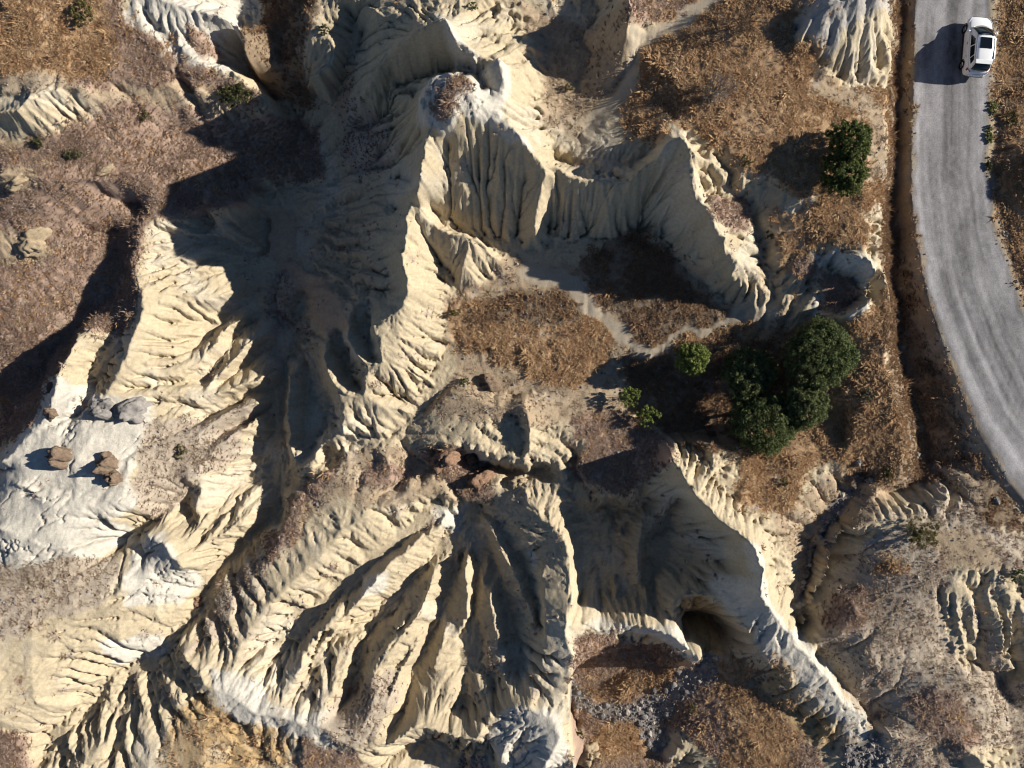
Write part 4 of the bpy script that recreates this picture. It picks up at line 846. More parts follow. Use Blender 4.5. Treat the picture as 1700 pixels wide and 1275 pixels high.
def sheet(name, sel, mat):
    q = quad[sel]
    used = np.unique(q); remap = np.full(NX * NY, -1, np.int64); remap[used] = np.arange(len(used)); q = remap[q]
    me = bpy.data.meshes.new(name)
    me.vertices.add(len(used)); me.vertices.foreach_set('co', co[used].ravel())
    me.loops.add(q.size); me.loops.foreach_set('vertex_index', q.ravel().astype(np.int32))
    me.polygons.add(len(q)); me.polygons.foreach_set('loop_start', (np.arange(len(q)) * 4).astype(np.int32))
    me.polygons.foreach_set('use_smooth', np.ones(len(q), bool))
    at = me.color_attributes.new('soil', 'FLOAT_COLOR', 'POINT'); at.data.foreach_set('color', colr[used].ravel())
    me.update(calc_edges=True); me.materials.append(mat)
    o = bpy.data.objects.new(name, me); col.objects.link(o)
    return o
tag(sheet('terrain', owner == 0, M_TERRAIN), 'eroded cream badland ridges, gullies and dry grass slopes', kind='structure')
tag(sheet('road', owner == 1, M_ROAD), 'grey gravel road curving along the right edge', kind='structure')
tag(sheet('path', owner == 2, M_PATH), 'pale trodden footpaths between the grass and the ridges', kind='structure')
print('terrain', time.time() - T0)
# ------------------------------------------------------------------ materials for things
def plain(name, rgb, rough=.8, spec=.3, metal=0, var=0, scale=6, bump=0):
    m, nt, p = nodes(name); N = nt.nodes; K = nt.links.new
    p.inputs['Base Color'].default_value = (*rgb, 1); p.inputs['Roughness'].default_value = rough
    p.inputs['Specular IOR Level'].default_value = spec; p.inputs['Metallic'].default_value = metal
    if var or bump:
        tc = N.new('ShaderNodeTexCoord'); n = N.new('ShaderNodeTexNoise'); n.inputs['Scale'].default_value = scale; n.inputs['Detail'].default_value = 6; n.inputs['Roughness'].default_value = .7
        K(tc.outputs['Object'], n.inputs['Vector'])
        if var:
            r = N.new('ShaderNodeValToRGB'); r.color_ramp.elements[0].position = .3; r.color_ramp.elements[1].position = .7
            r.color_ramp.elements[0].color = (*[c * (1 - var) for c in rgb], 1); r.color_ramp.elements[1].color = (*[min(1, c * (1 + var)) for c in rgb], 1)
            K(n.outputs[0], r.inputs[0]); K(r.outputs[0], p.inputs['Base Color'])
        if bump:
            b = N.new('ShaderNodeBump'); b.inputs['Strength'].default_value = bump; b.inputs['Distance'].default_value = .06
            K(n.outputs[0], b.inputs['Height']); K(b.outputs[0], p.inputs['Normal'])
    return m

def leafy(name, dark, light, trans=.35):
    m, nt, p = nodes(name); N = nt.nodes; K = nt.links.new
    g = N.new('ShaderNodeNewGeometry'); r = N.new('ShaderNodeValToRGB')
    r.color_ramp.elements[0].color = (*dark, 1); r.color_ramp.elements[1].color = (*light, 1)
    K(g.outputs['Random Per Island'], r.inputs[0]); K(r.outputs[0], p.inputs['Base Color'])
    p.inputs['Roughness'].default_value = .6
    t = N.new('ShaderNodeBsdfTranslucent'); K(r.outputs[0], t.inputs[0])
    mx = N.new('ShaderNodeMixShader'); mx.inputs[0].default_value = trans
    K(p.outputs[0], mx.inputs[1]); K(t.outputs[0], mx.inputs[2]); K(mx.outputs[0], N['Material Output'].inputs['Surface'])
    return m

def straw(name, cols):
    m, nt, p = nodes(name); N = nt.nodes; K = nt.links.new
    oi = N.new('ShaderNodeObjectInfo'); r = N.new('ShaderNodeValToRGB'); r.color_ramp.interpolation = 'LINEAR'
    while len(r.color_ramp.elements) < len(cols): r.color_ramp.elements.new(.5)
    for k, c in enumerate(cols):
        r.color_ramp.elements[k].position = k / (len(cols) - 1); r.color_ramp.elements[k].color = (*c, 1)
    K(oi.outputs['Random'], r.inputs[0]); K(r.outputs[0], p.inputs['Base Color']); p.inputs['Roughness'].default_value = .9
    t = N.new('ShaderNodeBsdfTranslucent'); K(r.outputs[0], t.inputs[0])
    mx = N.new('ShaderNodeMixShader'); mx.inputs[0].default_value = .35
    K(p.outputs[0], mx.inputs[1]); K(t.outputs[0], mx.inputs[2]); K(mx.outputs[0], N['Material Output'].inputs['Surface'])
    return m

def mesh_obj(name, verts, faces, mat, parent=None, smooth=False, link=True):
    me = bpy.data.meshes.new(name); me.from_pydata([tuple(v) for v in verts], [], faces); me.update()
    if smooth: me.polygons.foreach_set('use_smooth', np.ones(len(me.polygons), bool))
    if mat: me.materials.append(mat)
    o = bpy.data.objects.new(name, me)
    if link: col.objects.link(o)
    if parent is not None: o.parent = parent
    return o

def empty(name, loc, rz=0):
    o = bpy.data.objects.new(name, None); o.location = loc; o.rotation_euler = (0, 0, rz); o.empty_display_size = .3; col.objects.link(o)
    return o

def tube(verts, faces, pts, radii, sides=6):
    b0 = len(verts); P = [Vector(p) for p in pts]
    for k, p in enumerate(P):
        d = (P[min(k + 1, len(P) - 1)] - P[max(k - 1, 0)]).normalized()
        a = d.orthogonal().normalized(); b = d.cross(a)
        for s in range(sides):
            an = 2 * math.pi * s / sides
            verts.append(p + (a * math.cos(an) + b * math.sin(an)) * radii[k])
    for k in range(len(P) - 1):
        for s in range(sides):
            s2 = (s + 1) % sides
            faces.append((b0 + k * sides + s, b0 + k * sides + s2, b0 + (k + 1) * sides + s2, b0 + (k + 1) * sides + s))

# ------------------------------------------------------------------ trees and shrubs
LEAF = {'dark': leafy('leaf_dark', (.045, .07, .022), (.16, .19, .07)), 'mid': leafy('leaf_mid', (.06, .085, .03), (.20, .225, .09)),
        'light': leafy('leaf_light', (.10, .14, .03), (.27, .31, .09)), 'conifer': leafy('leaf_conifer', (.04, .06, .015), (.16, .19, .055)),
        'olive': leafy('leaf_olive', (.045, .055, .02), (.12, .125, .05)), 'yellow': leafy('leaf_yellow', (.09, .085, .03), (.21, .18, .07)),
        'grey': leafy('leaf_grey', (.10, .11, .07), (.20, .20, .13))}
BARK = plain('bark', (.11, .085, .065), .9, .1, var=.3, scale=8)
TWIG = {'grey': plain('twig_grey', (.26, .23, .20), .9, .1), 'brown': plain('twig_brown', (.13, .095, .07), .9, .1)}

def leaf_cloud(rng, rx, ry, rz, n_clump, per, leaf, squash=1.0, hollow=.55):
    """leaf-sized faces gathered in clumps through the volume of a crown"""
    d = rng.normal(size=(n_clump, 3)); d /= np.linalg.norm(d, axis=1)[:, None]
    d[:, 2] = np.where(d[:, 2] < -.35, -d[:, 2], d[:, 2])
    lump = 1 + .11 * np.sin(3.1 * d[:, 0] + rng.uniform(0, 6)) * np.cos(2.7 * d[:, 1] + rng.uniform(0, 6)) + .07 * rng.normal(size=n_clump)
    rad = (hollow + (1 - hollow) * rng.uniform(0, 1, n_clump) ** .5) * np.clip(lump, .6, 1.25)
    c = d * rad[:, None] * np.array((rx, ry, rz))
    crad = rng.uniform(.07, .15, n_clump) * (rx + ry) / 2 * 1.1
    n = n_clump * per
    off = rng.normal(size=(n, 3)); off /= np.linalg.norm(off, axis=1)[:, None]
    off *= (rng.uniform(.2, 1, n) ** .5)[:, None]
    ctr = np.repeat(c, per, 0) + off * np.repeat(crad, per)[:, None] * np.array((1, 1, .8))
    nrm = off + rng.normal(size=(n, 3)) * .55 + np.array((0, 0, .35)); nrm /= np.linalg.norm(nrm, axis=1)[:, None]
    t = np.cross(nrm, rng.normal(size=(n, 3))); t /= np.linalg.norm(t, axis=1)[:, None]; b = np.cross(nrm, t)
    s = leaf * rng.uniform(.6, 1.35, n)[:, None]
    v = np.stack((ctr - t * s, ctr + b * s * .55, ctr + t * s * 1.1, ctr - b * s * .55), 1).reshape(-1, 3)
    f = np.arange(n * 4).reshape(-1, 4)
    return v, f, c

def fast_mesh(name, v, f, mat, parent=None):
    me = bpy.data.meshes.new(name); k = f.shape[1]
    me.vertices.add(len(v)); me.vertices.foreach_set('co', v.astype(np.float32).ravel())
    me.loops.add(f.size); me.loops.foreach_set('vertex_index', f.astype(np.int32).ravel())
    me.polygons.add(len(f)); me.polygons.foreach_set('loop_start', (np.arange(len(f)) * k).astype(np.int32))
    me.update(calc_edges=True); me.materials.append(mat)
    o = bpy.data.objects.new(name, me); col.objects.link(o)
    if parent is not None: o.parent = parent
    return o

def plant(x, y, name, rx, ry, hc, rz, key, dens, label, tree):
    rng = np.random.default_rng(int(abs(x * 131 + y * 977) * 10) + 5)
    z = float(ground_z(x, y)) - .05
    root = empty(name, (x, y, z), 0)
    tag(root, label, 'tree' if tree else 'shrub', 'trees' if tree else 'shrubs and weeds')
    area = rx * ry
    ncl = int((170 if tree else 75) * max(.35, area ** .6) * dens) + 6
    leaf = .062 if tree else .05
    v, f, c = leaf_cloud(rng, rx * .92, ry * .92, rz, ncl, int((62 if tree else 46) * (.55 + .45 * dens)), leaf, hollow=.66 if tree else .3)
    v = v + np.array((0, 0, hc))
    v[:, 2] = np.maximum(v[:, 2], .06)
    fast_mesh('crown', v, f, LEAF[key], root)
    tv, tf = [], []
    if tree:
        top = hc * .75
        lean = rng.normal(size=2) * .12
        tube(tv, tf, [(0, 0, -.25), (lean[0] * .4, lean[1] * .4, top * .4), (lean[0], lean[1], top), (lean[0], lean[1], hc + rz * .4)], [.17, .13, .09, .03], 8)
        for k in range(0, len(c), max(1, len(c) // 16)):
            e = Vector(c[k]) + Vector((0, 0, hc)); s0 = Vector((lean[0], lean[1], top * rng.uniform(.45, 1.0)))
            tube(tv, tf, [s0, s0.lerp(e, .5) + Vector((0, 0, .12)), e], [.06, .035, .012], 5)
    else:
        for k in range(0, len(c), max(1, len(c) // 9)):
            e = Vector(c[k]) + Vector((0, 0, hc))
            tube(tv, tf, [(0, 0, -.1), Vector((e.x * .4, e.y * .4, e.z * .5)), e], [.025, .016, .006], 4)
    mesh_obj('trunk' if tree else 'stem', tv, tf, BARK, root, True)
    return root
for a in TREES: plant(*a, True)
for a in SHRUBS: plant(*a, False)

def bare(x, y, name, r, hgt, key, label):
    rng = random.Random(int(x * 100) + 3)
    root = empty(name, (x, y, float(ground_z(x, y)) - .05)); tag(root, label, 'bush', 'leafless bushes')
    for st in range(7):
        v, f = [], []
        a = 2 * math.pi * st / 7 + rng.uniform(-.3, .3)
        def grow(p, d, ln, rad, lev):
            pts = [p]; rr = [rad]
            for k in range(3):
                d = (d + Vector((rng.gauss(0, .25), rng.gauss(0, .25), rng.gauss(.05, .15)))).normalized()
                p = p + d * ln / 3; pts.append(p); rr.append(rad * (1 - .25 * (k + 1)))
                if lev < 3:
                    for q in range(2):
                        grow(p, (d + Vector((rng.gauss(0, .6), rng.gauss(0, .6), rng.gauss(.1, .4)))).normalized(), ln * .55, rad * .6, lev + 1)
            tube(v, f, pts, rr, 3)
        grow(Vector((0, 0, 0)), Vector((math.cos(a), math.sin(a), hgt / r * 1.1)).normalized(), r * .8, .035, 0)
        mesh_obj('branch', v, f, TWIG[key], root)
for a in BARE: bare(*a)

# ------------------------------------------------------------------ boulders and stones
ROCKM = {'brown': plain('rock_brown', (.17, .125, .09), .95, .1, var=.4, scale=4, bump=.8), 'redbrown': plain('rock_redbrown', (.22, .14, .095), .95, .1, var=.4, scale=5, bump=1),
         'greyrock': plain('rock_grey', (.24, .225, .21), .95, .1, var=.35, scale=4, bump=.8), 'tanrock': plain('rock_tan', (.36, .285, .19), .95, .1, var=.25, scale=4, bump=.8)}
def rock_mesh(name, seed, sub, rough, flat=0):
    rng = np.random.default_rng(seed)
    bm = bmesh.new(); bmesh.ops.create_icosphere(bm, subdivisions=sub, radius=1)
    v = np.array([q.co[:] for q in bm.verts])
    for k in range(9):                      # chop flat facets
        d = rng.normal(size=3); d /= np.linalg.norm(d); c = rng.uniform(.62, .9)
        ex = np.maximum(v @ d - c, 0); v = v - ex[:, None] * d * .85
    n = 0
    for k, s in enumerate((1.3, 2.7, 5.5, 9.0)):
        ph = rng.uniform(0, 9, 6)
        n = n + rough / (k + 1) ** .6 * (vnoise(v[:, 0] * s + ph[0] + v[:, 2] * s * .7, v[:, 1] * s + ph[1] - v[:, 2] * s * .6, seed + k))
    v = v * (1 + n)[:, None]
    for q, c in zip(bm.verts, v): q.co = c
    me = bpy.data.meshes.new(name); bm.to_mesh(me); bm.free()
    return me
for k, (x, y, name, rx, ry, rz, rot, key, sink, label) in enumerate(ROCKS):
    me = rock_mesh(name, 900 + k, 4, .34 if key != 'redbrown' else .42); me.materials.append(ROCKM[key])
    me.polygons.foreach_set('use_smooth', np.ones(len(me.polygons), bool))
    o = bpy.data.objects.new(name, me); col.objects.link(o)
    o.scale = (rx, ry, rz); o.rotation_euler = (0, 0, rot); o.location = (x, y, float(ground_z(x, y)) + rz * (.62 - 2 * sink))
    tag(o, label, 'boulder', 'boulders')

def scatter(n, weight, seed, lim=None, on_road=1):
    rng = np.random.default_rng(seed)
    x = rng.uniform(-HX + .5, HX - .5, n); y = rng.uniform(-HY + .5, HY - .5, n)
    wgt = weight(x, y)
    z = ground_z(x, y); e = .1
    sl = np.hypot(ground_z(x + e, y) - ground_z(x - e, y), ground_z(x, y + e) - ground_z(x, y - e)) / (2 * e)
    wgt = wgt * np.clip(2.6 - sl, 0, 1) * (1 - on_road * np.clip(bilinear(road_c, (x + HX) / ZC, (y + HY) / ZC) * 2, 0, 1))
    ok = rng.uniform(0, 1, n) < wgt
    x, y, z = x[ok], y[ok], z[ok]
    if lim: x, y, z = x[:lim], y[:lim], z[:lim]
    return x, y, z, rng

smesh = [rock_mesh('stone', 1200 + k, 2, .18) for k in range(6)]
smat = [plain('stone_grey', (.22, .21, .205), .9, .2, var=.25, scale=3), plain('stone_pale', (.36, .33, .29), .9, .2, var=.25, scale=3), plain('stone_dark', (.13, .12, .115), .9, .2, var=.25, scale=3)]
x, y, z, rng = scatter(60000, lambda x, y: np.where(zone_at('gravel', x, y) > .6, 1, 0), 31)
keep = []
for k in range(len(x)):
    if all((x[k] - x[q]) ** 2 + (y[k] - y[q]) ** 2 > .36 for q in keep): keep.append(k)
    if len(keep) >= 150: break
for k in keep:
    me = smesh[k % 6]
    if len(me.materials) == 0: me.materials.append(smat[(k % 6) // 2])
    s = rng.uniform(.13, .27)
    o = bpy.data.objects.new('stone', me); col.objects.link(o)
    o.scale = (s * rng.uniform(.8, 1.3), s, s * rng.uniform(.6, .9)); o.rotation_euler = (0, 0, rng.uniform(0, 6)); o.location = (x[k], y[k], z[k] + s * .25)
    tag(o, 'fist-sized to head-sized grey stone lying in the dry stony stream bed', 'stone', 'loose stones of the dry stream bed')

zone_soft = {k: blur(zone[k], 14) for k in ('mauve', 'orange', 'dark', 'scree', 'tan', 'ochre')}
# ------------------------------------------------------------------ scattered cover that nobody could count
def instancer(name, pts, scales, rots, protos, label, cat):
    me = bpy.data.meshes.new(name); n = len(pts)
    me.vertices.add(n); me.vertices.foreach_set('co', np.asarray(pts, np.float32).ravel())
    a = me.attributes.new('size', 'FLOAT', 'POINT'); a.data.foreach_set('value', np.asarray(scales, np.float32))
    a = me.attributes.new('turn', 'FLOAT_VECTOR', 'POINT'); a.data.foreach_set('vector', np.asarray(rots, np.float32).ravel())
    a = me.attributes.new('which', 'INT', 'POINT'); a.data.foreach_set('value', np.random.default_rng(n).integers(0, len(protos), n).astype(np.int32))
    o = bpy.data.objects.new(name, me); col.objects.link(o)
    ng = bpy.data.node_groups.new(name + '_nodes', 'GeometryNodeTree')
    ng.interface.new_socket('Geometry', in_out='INPUT', socket_type='NodeSocketGeometry'); ng.interface.new_socket('Geometry', in_out='OUTPUT', socket_type='NodeSocketGeometry')
    N = ng.nodes; K = ng.links.new
    gi = N.new('NodeGroupInput'); go = N.new('NodeGroupOutput')
    jn = N.new('GeometryNodeJoinGeometry')
    wh = N.new('GeometryNodeInputNamedAttribute'); wh.data_type = 'INT'; wh.inputs[0].default_value = 'which'
    sz = N.new('GeometryNodeInputNamedAttribute'); sz.data_type = 'FLOAT'; sz.inputs[0].default_value = 'size'
    tn = N.new('GeometryNodeInputNamedAttribute'); tn.data_type = 'FLOAT_VECTOR'; tn.inputs[0].default_value = 'turn'
    for k, pr in enumerate(protos):
        oi = N.new('GeometryNodeObjectInfo'); oi.inputs['Object'].default_value = pr; oi.inputs['As Instance'].default_value = True
        cp = N.new('FunctionNodeCompare'); cp.data_type = 'INT'; cp.operation = 'EQUAL'
        K(wh.outputs['Attribute'], cp.inputs[2]); cp.inputs[3].default_value = k
        ip = N.new('GeometryNodeInstanceOnPoints')
        K(gi.outputs[0], ip.inputs['Points']); K(cp.outputs[0], ip.inputs['Selection']); K(oi.outputs['Geometry'], ip.inputs['Instance'])
        K(tn.outputs['Attribute'], ip.inputs['Rotation']); K(sz.outputs['Attribute'], ip.inputs['Scale'])
        K(ip.outputs[0], jn.inputs[0])
    K(jn.outputs[0], go.inputs[0])
    md = o.modifiers.new('scatter', 'NODES'); md.node_group = ng
    tag(o, label, cat, kind='stuff')
    return o

def tuft(name, seed, n, height, spread, width, mat):
    rng = random.Random(seed); v, f = [], []
    for k in range(n):
        a = rng.uniform(0, 2 * math.pi); r0 = rng.uniform(0, spread * .35); ln = height * rng.uniform(.6, 1.15); out = spread * rng.uniform(.3, 1.1)
        p0 = Vector((math.cos(a) * r0, math.sin(a) * r0, -.03)); p1 = p0 + Vector((math.cos(a) * out * .45, math.sin(a) * out * .45, ln * .75)); p2 = p0 + Vector((math.cos(a) * out, math.sin(a) * out, ln))
        s = Vector((-math.sin(a), math.cos(a), 0)) * width * rng.uniform(.6, 1.3)
        b0 = len(v); v += [p0 - s, p0 + s, p1 + s * .8, p1 - s * .8, p2]; f += [(b0, b0 + 1, b0 + 2, b0 + 3), (b0 + 3, b0 + 2, b0 + 4)]
    return mesh_obj(name, v, f, mat, link=False)

def cover(name, zones, n, seed, protos, smin, smax, label, cat, patch=3.0, patch_amt=.8):
    def wfun(x, y):
        s = sum(bilinear(zone_soft[k], (x + HX) / ZC, (y + HY) / ZC) * w_ for k, w_ in zones)
        return np.clip(s, 0, 1) * np.clip(1 - 2.5 * zone_at('path', x, y), 0, 1) * np.clip(.72 + patch_amt * fbm(x / patch, y / patch, seed, 3) * 1.6, .1, 1)
    x, y, z, rng = scatter(n, wfun, seed)
    m = len(x)
    big = np.clip(1 + .5 * fbm(x / 1.2, y / 1.2, seed + 9, 2), .6, 1.6)
    return instancer(name, np.stack((x, y, z), 1), rng.uniform(smin, smax, m) * big * np.where(rng.uniform(0, 1, m) > .96, 1.8, 1), np.stack((rng.normal(0, .12, m), rng.normal(0, .12, m), rng.uniform(0, 6.28, m)), 1), protos, label, cat)

S_GOLD = straw('straw_gold', [(.36, .21, .11), (.52, .345, .19), (.61, .455, .28), (.45, .275, .15)])
S_BROWN = straw('straw_brown', [(.24, .16, .12), (.38, .275, .21), (.47, .37, .29), (.32, .21, .155)])
S_PALE = straw('straw_pale', [(.30, .24, .17), (.44, .36, .26), (.36, .29, .20), (.26, .20, .14)])
S_DARK = straw('straw_dark', [(.18, .115, .075), (.30, .19, .115), (.38, .25, .14), (.23, .15, .10)])
gold = [tuft('tuft', 10 + k, 16, .12, .25, .022, S_GOLD) for k in range(4)]
brown = [tuft('tuft', 20 + k, 14, .085, .17, .017, S_BROWN) for k in range(4)]
pale = [tuft('tuft', 30 + k, 12, .085, .16, .016, S_PALE) for k in range(3)]
darkt = [tuft('tuft', 40 + k, 15, .14, .22, .02, S_DARK) for k in range(3)]
cover('dry_grass', [('orange', 1), ('mauve', .12), ('ochre', .1)], 420000, 501, gold, .5, 1.15, 'golden dry grass covering the mesa and terraces', 'grass', 2.2, .7)
cover('dry_scrub', [('mauve', 1), ('scree', .16), ('tan', .07)], 460000, 502, brown, .6, 1.35, 'low brown dry scrub covering the hillsides', 'scrub', 2.6, .5)
cover('pale_grass', [('scree', .6), ('tan', .35), ('ochre', .3), ('orange', .1), ('mauve', .12)], 200000, 503, pale, .6, 1.3, 'thin pale dry grass on the bare slopes', 'grass', 2.0, .8)
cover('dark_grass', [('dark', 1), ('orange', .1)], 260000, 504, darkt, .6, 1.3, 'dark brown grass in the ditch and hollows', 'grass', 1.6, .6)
def verge(x, y):
    d, tt = polyline_distance(x, y, [p[:2] for p in ROAD])
    e = d - np.interp(tt, np.arange(len(ROAD)), [p[2] for p in ROAD])
    return .5 * np.exp(-((e - .2) / .4) ** 2) * np.clip(.4 + 1.6 * fbm(x / 1.2, y / 1.2, 509, 3), 0, 1)
pebp = []
for k in range(4):
    me = rock_mesh('pebble', 1300 + k, 1, .15); me.materials.append(smat[k % 3]); pebp.append(bpy.data.objects.new('pebble', me))
x, y, z, rng = scatter(120000, lambda x, y: np.clip(zone_at('gravel', x, y) * 1.2 + .05 * zone_at('scree', x, y) + .03 * zone_at('tan', x, y) + .02 * zone_at('dark', x, y) + verge(x, y), 0, 1), 505, on_road=.6)
instancer('gravel', np.stack((x, y, z + .02), 1), rng.uniform(.03, .11, len(x)) * np.where(rng.uniform(0, 1, len(x)) > .9, 1.5, 1), np.stack((rng.uniform(0, .4, len(x)), rng.uniform(0, .4, len(x)), rng.uniform(0, 6.28, len(x))), 1), pebp, 'grey pebbles strewn over the stream bed and slopes', 'gravel')
print('cover', time.time() - T0)
# ------------------------------------------------------------------ the car
PAINT = plain('car_paint_white', (.86, .87, .88), .25, .5); GLASS = plain('car_glass', (.006, .008, .010), .05, .6); TRIM = plain('black_trim', (.018, .018, .02), .5, .4)
TYRE = plain('tyre_rubber', (.015, .015, .015), .9, .2); RIM = plain('rim_alloy', (.45, .46, .48), .3, .5, .8); RED = plain('tail_lamp', (.42, .02, .03), .2, .5); LAMP = plain('head_lamp', (.55, .58, .62), .1, .6); CHROME = plain('rail_alloy', (.55, .56, .58), .3, .5, .9); PLATE = plain('number_plate', (.62, .64, .68), .5, .3, var=.25, scale=14)
car = empty('car', (33.9, 24.6, 3.02), R(-5)); tag(car, 'white compact car with black sunroof standing on the gravel road', 'car')
# +Y is the front. stations: y, half width, sill z, belt z, top centre z of the lower body
ST = [(-2.16, .58, .42, .78, .80), (-2.10, .74, .30, .95, .98), (-1.92, .84, .25, 1.02, 1.06), (-1.5, .89, .24, 1.02, 1.07), (-.6, .905, .23, .98, 1.02), (.3, .905, .23, .95, 1.0), (.95, .90, .23, .92, .99), (1.35, .885, .24, .86, .95), (1.75, .84, .25, .78, .87), (2.02, .74, .28, .66, .74), (2.14, .56, .36, .56, .60)]
def ring(y, w, zs, zb, zt):
    return [(-w * .90, y, zs), (-w, y, zs + .14), (-w * 1.0, y, (zs + zb) / 2 + .05), (-w * .955, y, zb - .03), (-w * .86, y, zb + .03), (-w * .45, y, zt), (0, y, zt + .012), (w * .45, y, zt), (w * .86, y, zb + .03), (w * .955, y, zb - .03), (w, y, (zs + zb) / 2 + .05), (w, y, zs + .14), (w * .90, y, zs)]
v, f = [], []
for s in ST: v += ring(*s)
n = 13
for k in range(len(ST) - 1):
    for q in range(n):
        q2 = (q + 1) % n
        f.append((k * n + q, k * n + q2, (k + 1) * n + q2, (k + 1) * n + q))
f.append(tuple(range(n - 1, -1, -1))[::-1]); f.append(tuple((len(ST) - 1) * n + q for q in range(n)))
body = mesh_obj('body', v, f, PAINT, car, True)
md = body.modifiers.new('sub', 'SUBSURF'); md.levels = 1; md.render_levels = 2
# cabin: belt outline and roof outline
CB = [(-1.98, .60), (-1.80, .74), (-1.2, .80), (-.3, .815), (.5, .80), (.98, .74), (1.22, .60)]
CR = [(-1.60, .52), (-1.50, .62), (-1.0, .675), (-.4, .69), (.0, .68), (.26, .64), (.38, .50)]
zb = [1.02, 1.03, 1.03, 1.0, .98, .97, .97]; zr = [1.50, 1.53, 1.575, 1.60, 1.59, 1.565, 1.53]
v, f = [], []
for k in range(7):
    yb, wb = CB[k]; yr, wr = CR[k]
    v += [(-wb, yb, zb[k]), (-(wb * .25 + wr * .75), yb * .25 + yr * .75, zb[k] * .25 + zr[k] * .75 + .02), (-wr, yr, zr[k]), (-wr * .5, yr, zr[k] + .025), (0, yr, zr[k] + .035), (wr * .5, yr, zr[k] + .025), (wr, yr, zr[k]), (wb * .25 + wr * .75, yb * .25 + yr * .75, zb[k] * .25 + zr[k] * .75 + .02), (wb, yb, zb[k])]
n = 9
for k in range(6):
    for q in range(n - 1): f.append((k * n + q, k * n + q + 1, (k + 1) * n + q + 1, (k + 1) * n + q))
f.append(tuple(range(n))); f.append(tuple(6 * n + q for q in range(n - 1, -1, -1)))
cab = mesh_obj('cabin', v, f, PAINT, car, True)
def panel(name, pts, mat, parent=car, th=.012):
    """a thin slightly raised pane on the given outline"""
    P = [Vector(p) for p in pts]; c = sum(P, Vector()) / len(P); nrm = (P[1] - P[0]).cross(P[2] - P[0]).normalized()
    if nrm.dot(c - Vector((0, -.4, .9))) < 0: nrm = -nrm
    vv = [p + nrm * th for p in P] + [p - nrm * .03 for p in P]; m = len(P)
    ff = [tuple(range(m)), tuple(range(2 * m - 1, m - 1, -1))] + [(q, (q + 1) % m, m + (q + 1) % m, m + q) for q in range(m)]
    return mesh_obj(name, vv, ff, mat, parent)
def curved_pane(name, low, high, mat, lift):
    """a curved pane lofted between a lower and an upper arc, each (half width, y at the side, y at the middle, z side, z middle)"""
    vv, ff = [], []; n = 9
    for r in range(5):
        u = r / 4
        hw, ys_, ym, zs_, zm = [p + (q - p) * u for p, q in zip(low, high)]
        for k in range(n):
            t = k / (n - 1) * 2 - 1
            vv.append((hw * t, ys_ + (ym - ys_) * (1 - t * t) + lift[0], zs_ + (zm - zs_) * (1 - t * t) + lift[1] + .03 * math.sin(math.pi * u)))
    for r in range(4):
        for k in range(n - 1): ff.append((r * n + k, r * n + k + 1, (r + 1) * n + k + 1, (r + 1) * n + k))
    o_ = mesh_obj(name, vv, ff, mat, car, True)
    sm = o_.modifiers.new('thick', 'SOLIDIFY'); sm.thickness = .02; sm.offset = 0
    return o_
curved_pane('windscreen', (.68, 1.05, 1.26, 1.0, 1.02), (.57, .30, .42, 1.545, 1.575), GLASS, (.03, .035))
curved_pane('rear_window', (.64, -1.90, -1.99, 1.08, 1.09), (.55, -1.60, -1.64, 1.48, 1.50), GLASS, (-.035, .02))
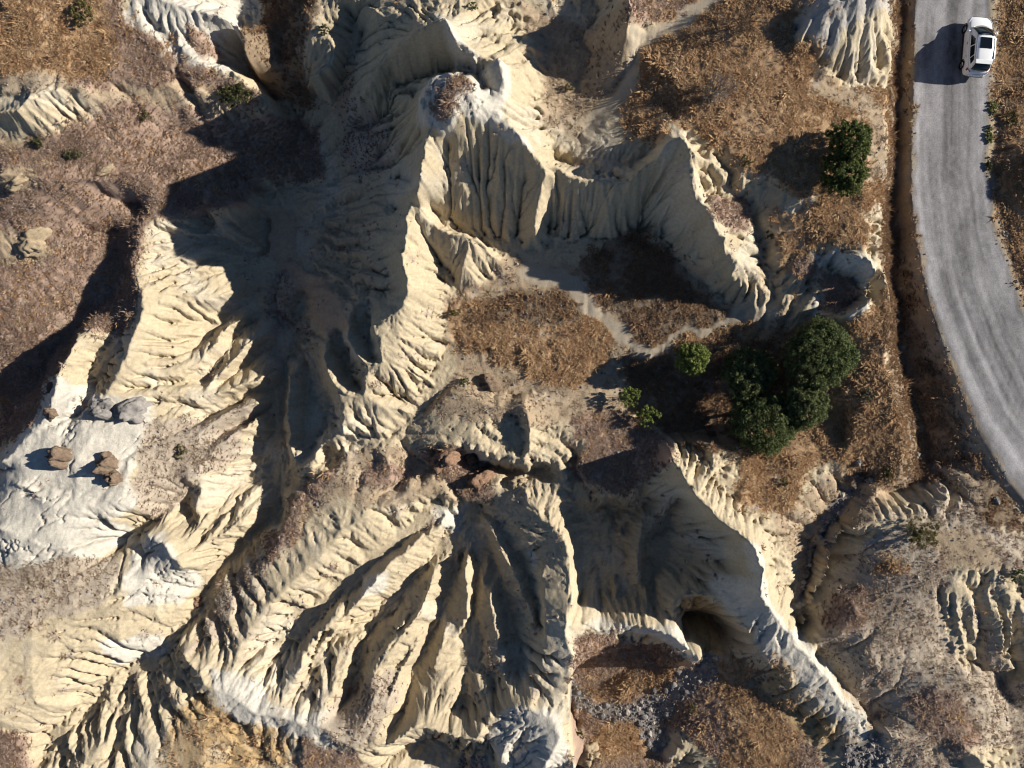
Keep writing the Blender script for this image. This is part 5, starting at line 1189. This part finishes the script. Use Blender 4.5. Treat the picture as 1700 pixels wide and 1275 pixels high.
for s in (-1, 1):
    panel('side_window', [(s * .79, .55, 1.10), (s * .79, -.28, 1.12), (s * .715, -.30, 1.50), (s * .70, .10, 1.49)], GLASS, th=.02)
    panel('side_window', [(s * .79, -.36, 1.12), (s * .785, -1.12, 1.14), (s * .71, -1.04, 1.48), (s * .715, -.38, 1.50)], GLASS, th=.02)
    panel('side_window', [(s * .775, -1.20, 1.15), (s * .735, -1.60, 1.20), (s * .685, -1.42, 1.44), (s * .705, -1.12, 1.47)], GLASS, th=.02)
    panel('roof_rail', [(s * .63, .16, 1.60), (s * .66, .16, 1.59), (s * .67, -1.3, 1.59), (s * .64, -1.3, 1.60)], CHROME, th=.035)
    panel('tail_light', [(s * .83, -1.80, 1.0), (s * .62, -2.06, 1.0), (s * .60, -2.10, .86), (s * .86, -1.86, .86)], RED, th=.03)
    panel('headlight', [(s * .84, 1.62, .82), (s * .62, 2.0, .74), (s * .60, 2.03, .66), (s * .86, 1.7, .72)], LAMP, th=.03)
    panel('lower_cladding', [(s * .905, 1.0, .40), (s * .905, -1.0, .40), (s * .90, -1.0, .24), (s * .90, 1.0, .24)], TRIM, th=.012)
    mv, mf = [], []
    tube(mv, mf, [(s * .80, .80, 1.03), (s * .90, .80, 1.06)], [.03, .03], 6)
    mr = mesh_obj('mirror_arm', mv, mf, TRIM, car)
    bm = bmesh.new(); bmesh.ops.create_icosphere(bm, subdivisions=2, radius=1, matrix=Matrix.Translation((s * 1.0, .80, 1.08)) @ Matrix.Diagonal((.12, .075, .085, 1)))
    me = bpy.data.meshes.new('mirror'); bm.to_mesh(me); bm.free(); me.materials.append(PAINT); mo = bpy.data.objects.new('mirror', me); col.objects.link(mo); mo.parent = car
    for yy in (.12, -.82):
        panel('door_handle', [(s * .915, yy, .86), (s * .915, yy - .18, .86), (s * .915, yy - .18, .835), (s * .915, yy, .835)], PAINT, th=.03)
    for yw in (1.32, -1.32):
        wv, wf = [], []
        prof = [(.20, -.10), (.30, -.11), (.335, -.07), (.335, .07), (.30, .11), (.20, .10)]
        S = 24
        for a in range(S):
            an = 2 * math.pi * a / S
            for r_, o_ in prof: wv.append((s * .80 + o_, yw + math.cos(an) * r_, .335 + math.sin(an) * r_))
        for a in range(S):
            for q in range(len(prof) - 1):
                b0 = a * 6 + q; b1 = ((a + 1) % S) * 6 + q; wf.append((b0, b0 + 1, b1 + 1, b1))
        wh = empty('wheel', (0, 0, 0)); wh.parent = car
        mesh_obj('tyre', wv, wf, TYRE, wh, True)
        rv, rf = [(s * .87, yw, .335)], []
        for a in range(20):
            an = 2 * math.pi * a / 20; rr = .21 if a % 4 < 2 else .16
            rv.append((s * .875 , yw + math.cos(an) * rr, .335 + math.sin(an) * rr))
        for a in range(20): rf.append((0, 1 + a, 1 + (a + 1) % 20))
        mesh_obj('rim', rv, rf, RIM, wh)
        av, af = [], []
        for a in range(13):
            an = math.pi * a / 12
            for rr in (.345, .395): av.append((s * .912, yw + math.cos(an) * rr, .335 + math.sin(an) * rr))
        for a in range(12): af.append((a * 2, a * 2 + 1, a * 2 + 3, a * 2 + 2))
        mesh_obj('wheel_arch', av, af, TRIM, car)
panel('sunroof', [(-.40, .16, 1.618), (.40, .16, 1.618), (.43, -.62, 1.632), (-.43, -.62, 1.632)], GLASS, th=.02)
panel('number_plate', [(-.27, -2.17, .80), (.27, -2.17, .80), (.27, -2.17, .69), (-.27, -2.17, .69)], PLATE, th=.012)
panel('rear_bumper', [(-.66, -2.15, .46), (.66, -2.15, .46), (.66, -2.12, .32), (-.66, -2.12, .32)], TRIM, th=.02)
panel('grille', [(-.45, 2.13, .60), (.45, 2.13, .60), (.45, 2.15, .44), (-.45, 2.15, .44)], TRIM, th=.02)
panel('rear_spoiler', [(-.56, -1.70, 1.535), (.56, -1.70, 1.535), (.60, -1.42, 1.565), (-.60, -1.42, 1.565)], PAINT, th=.02)
print('done', time.time() - T0)
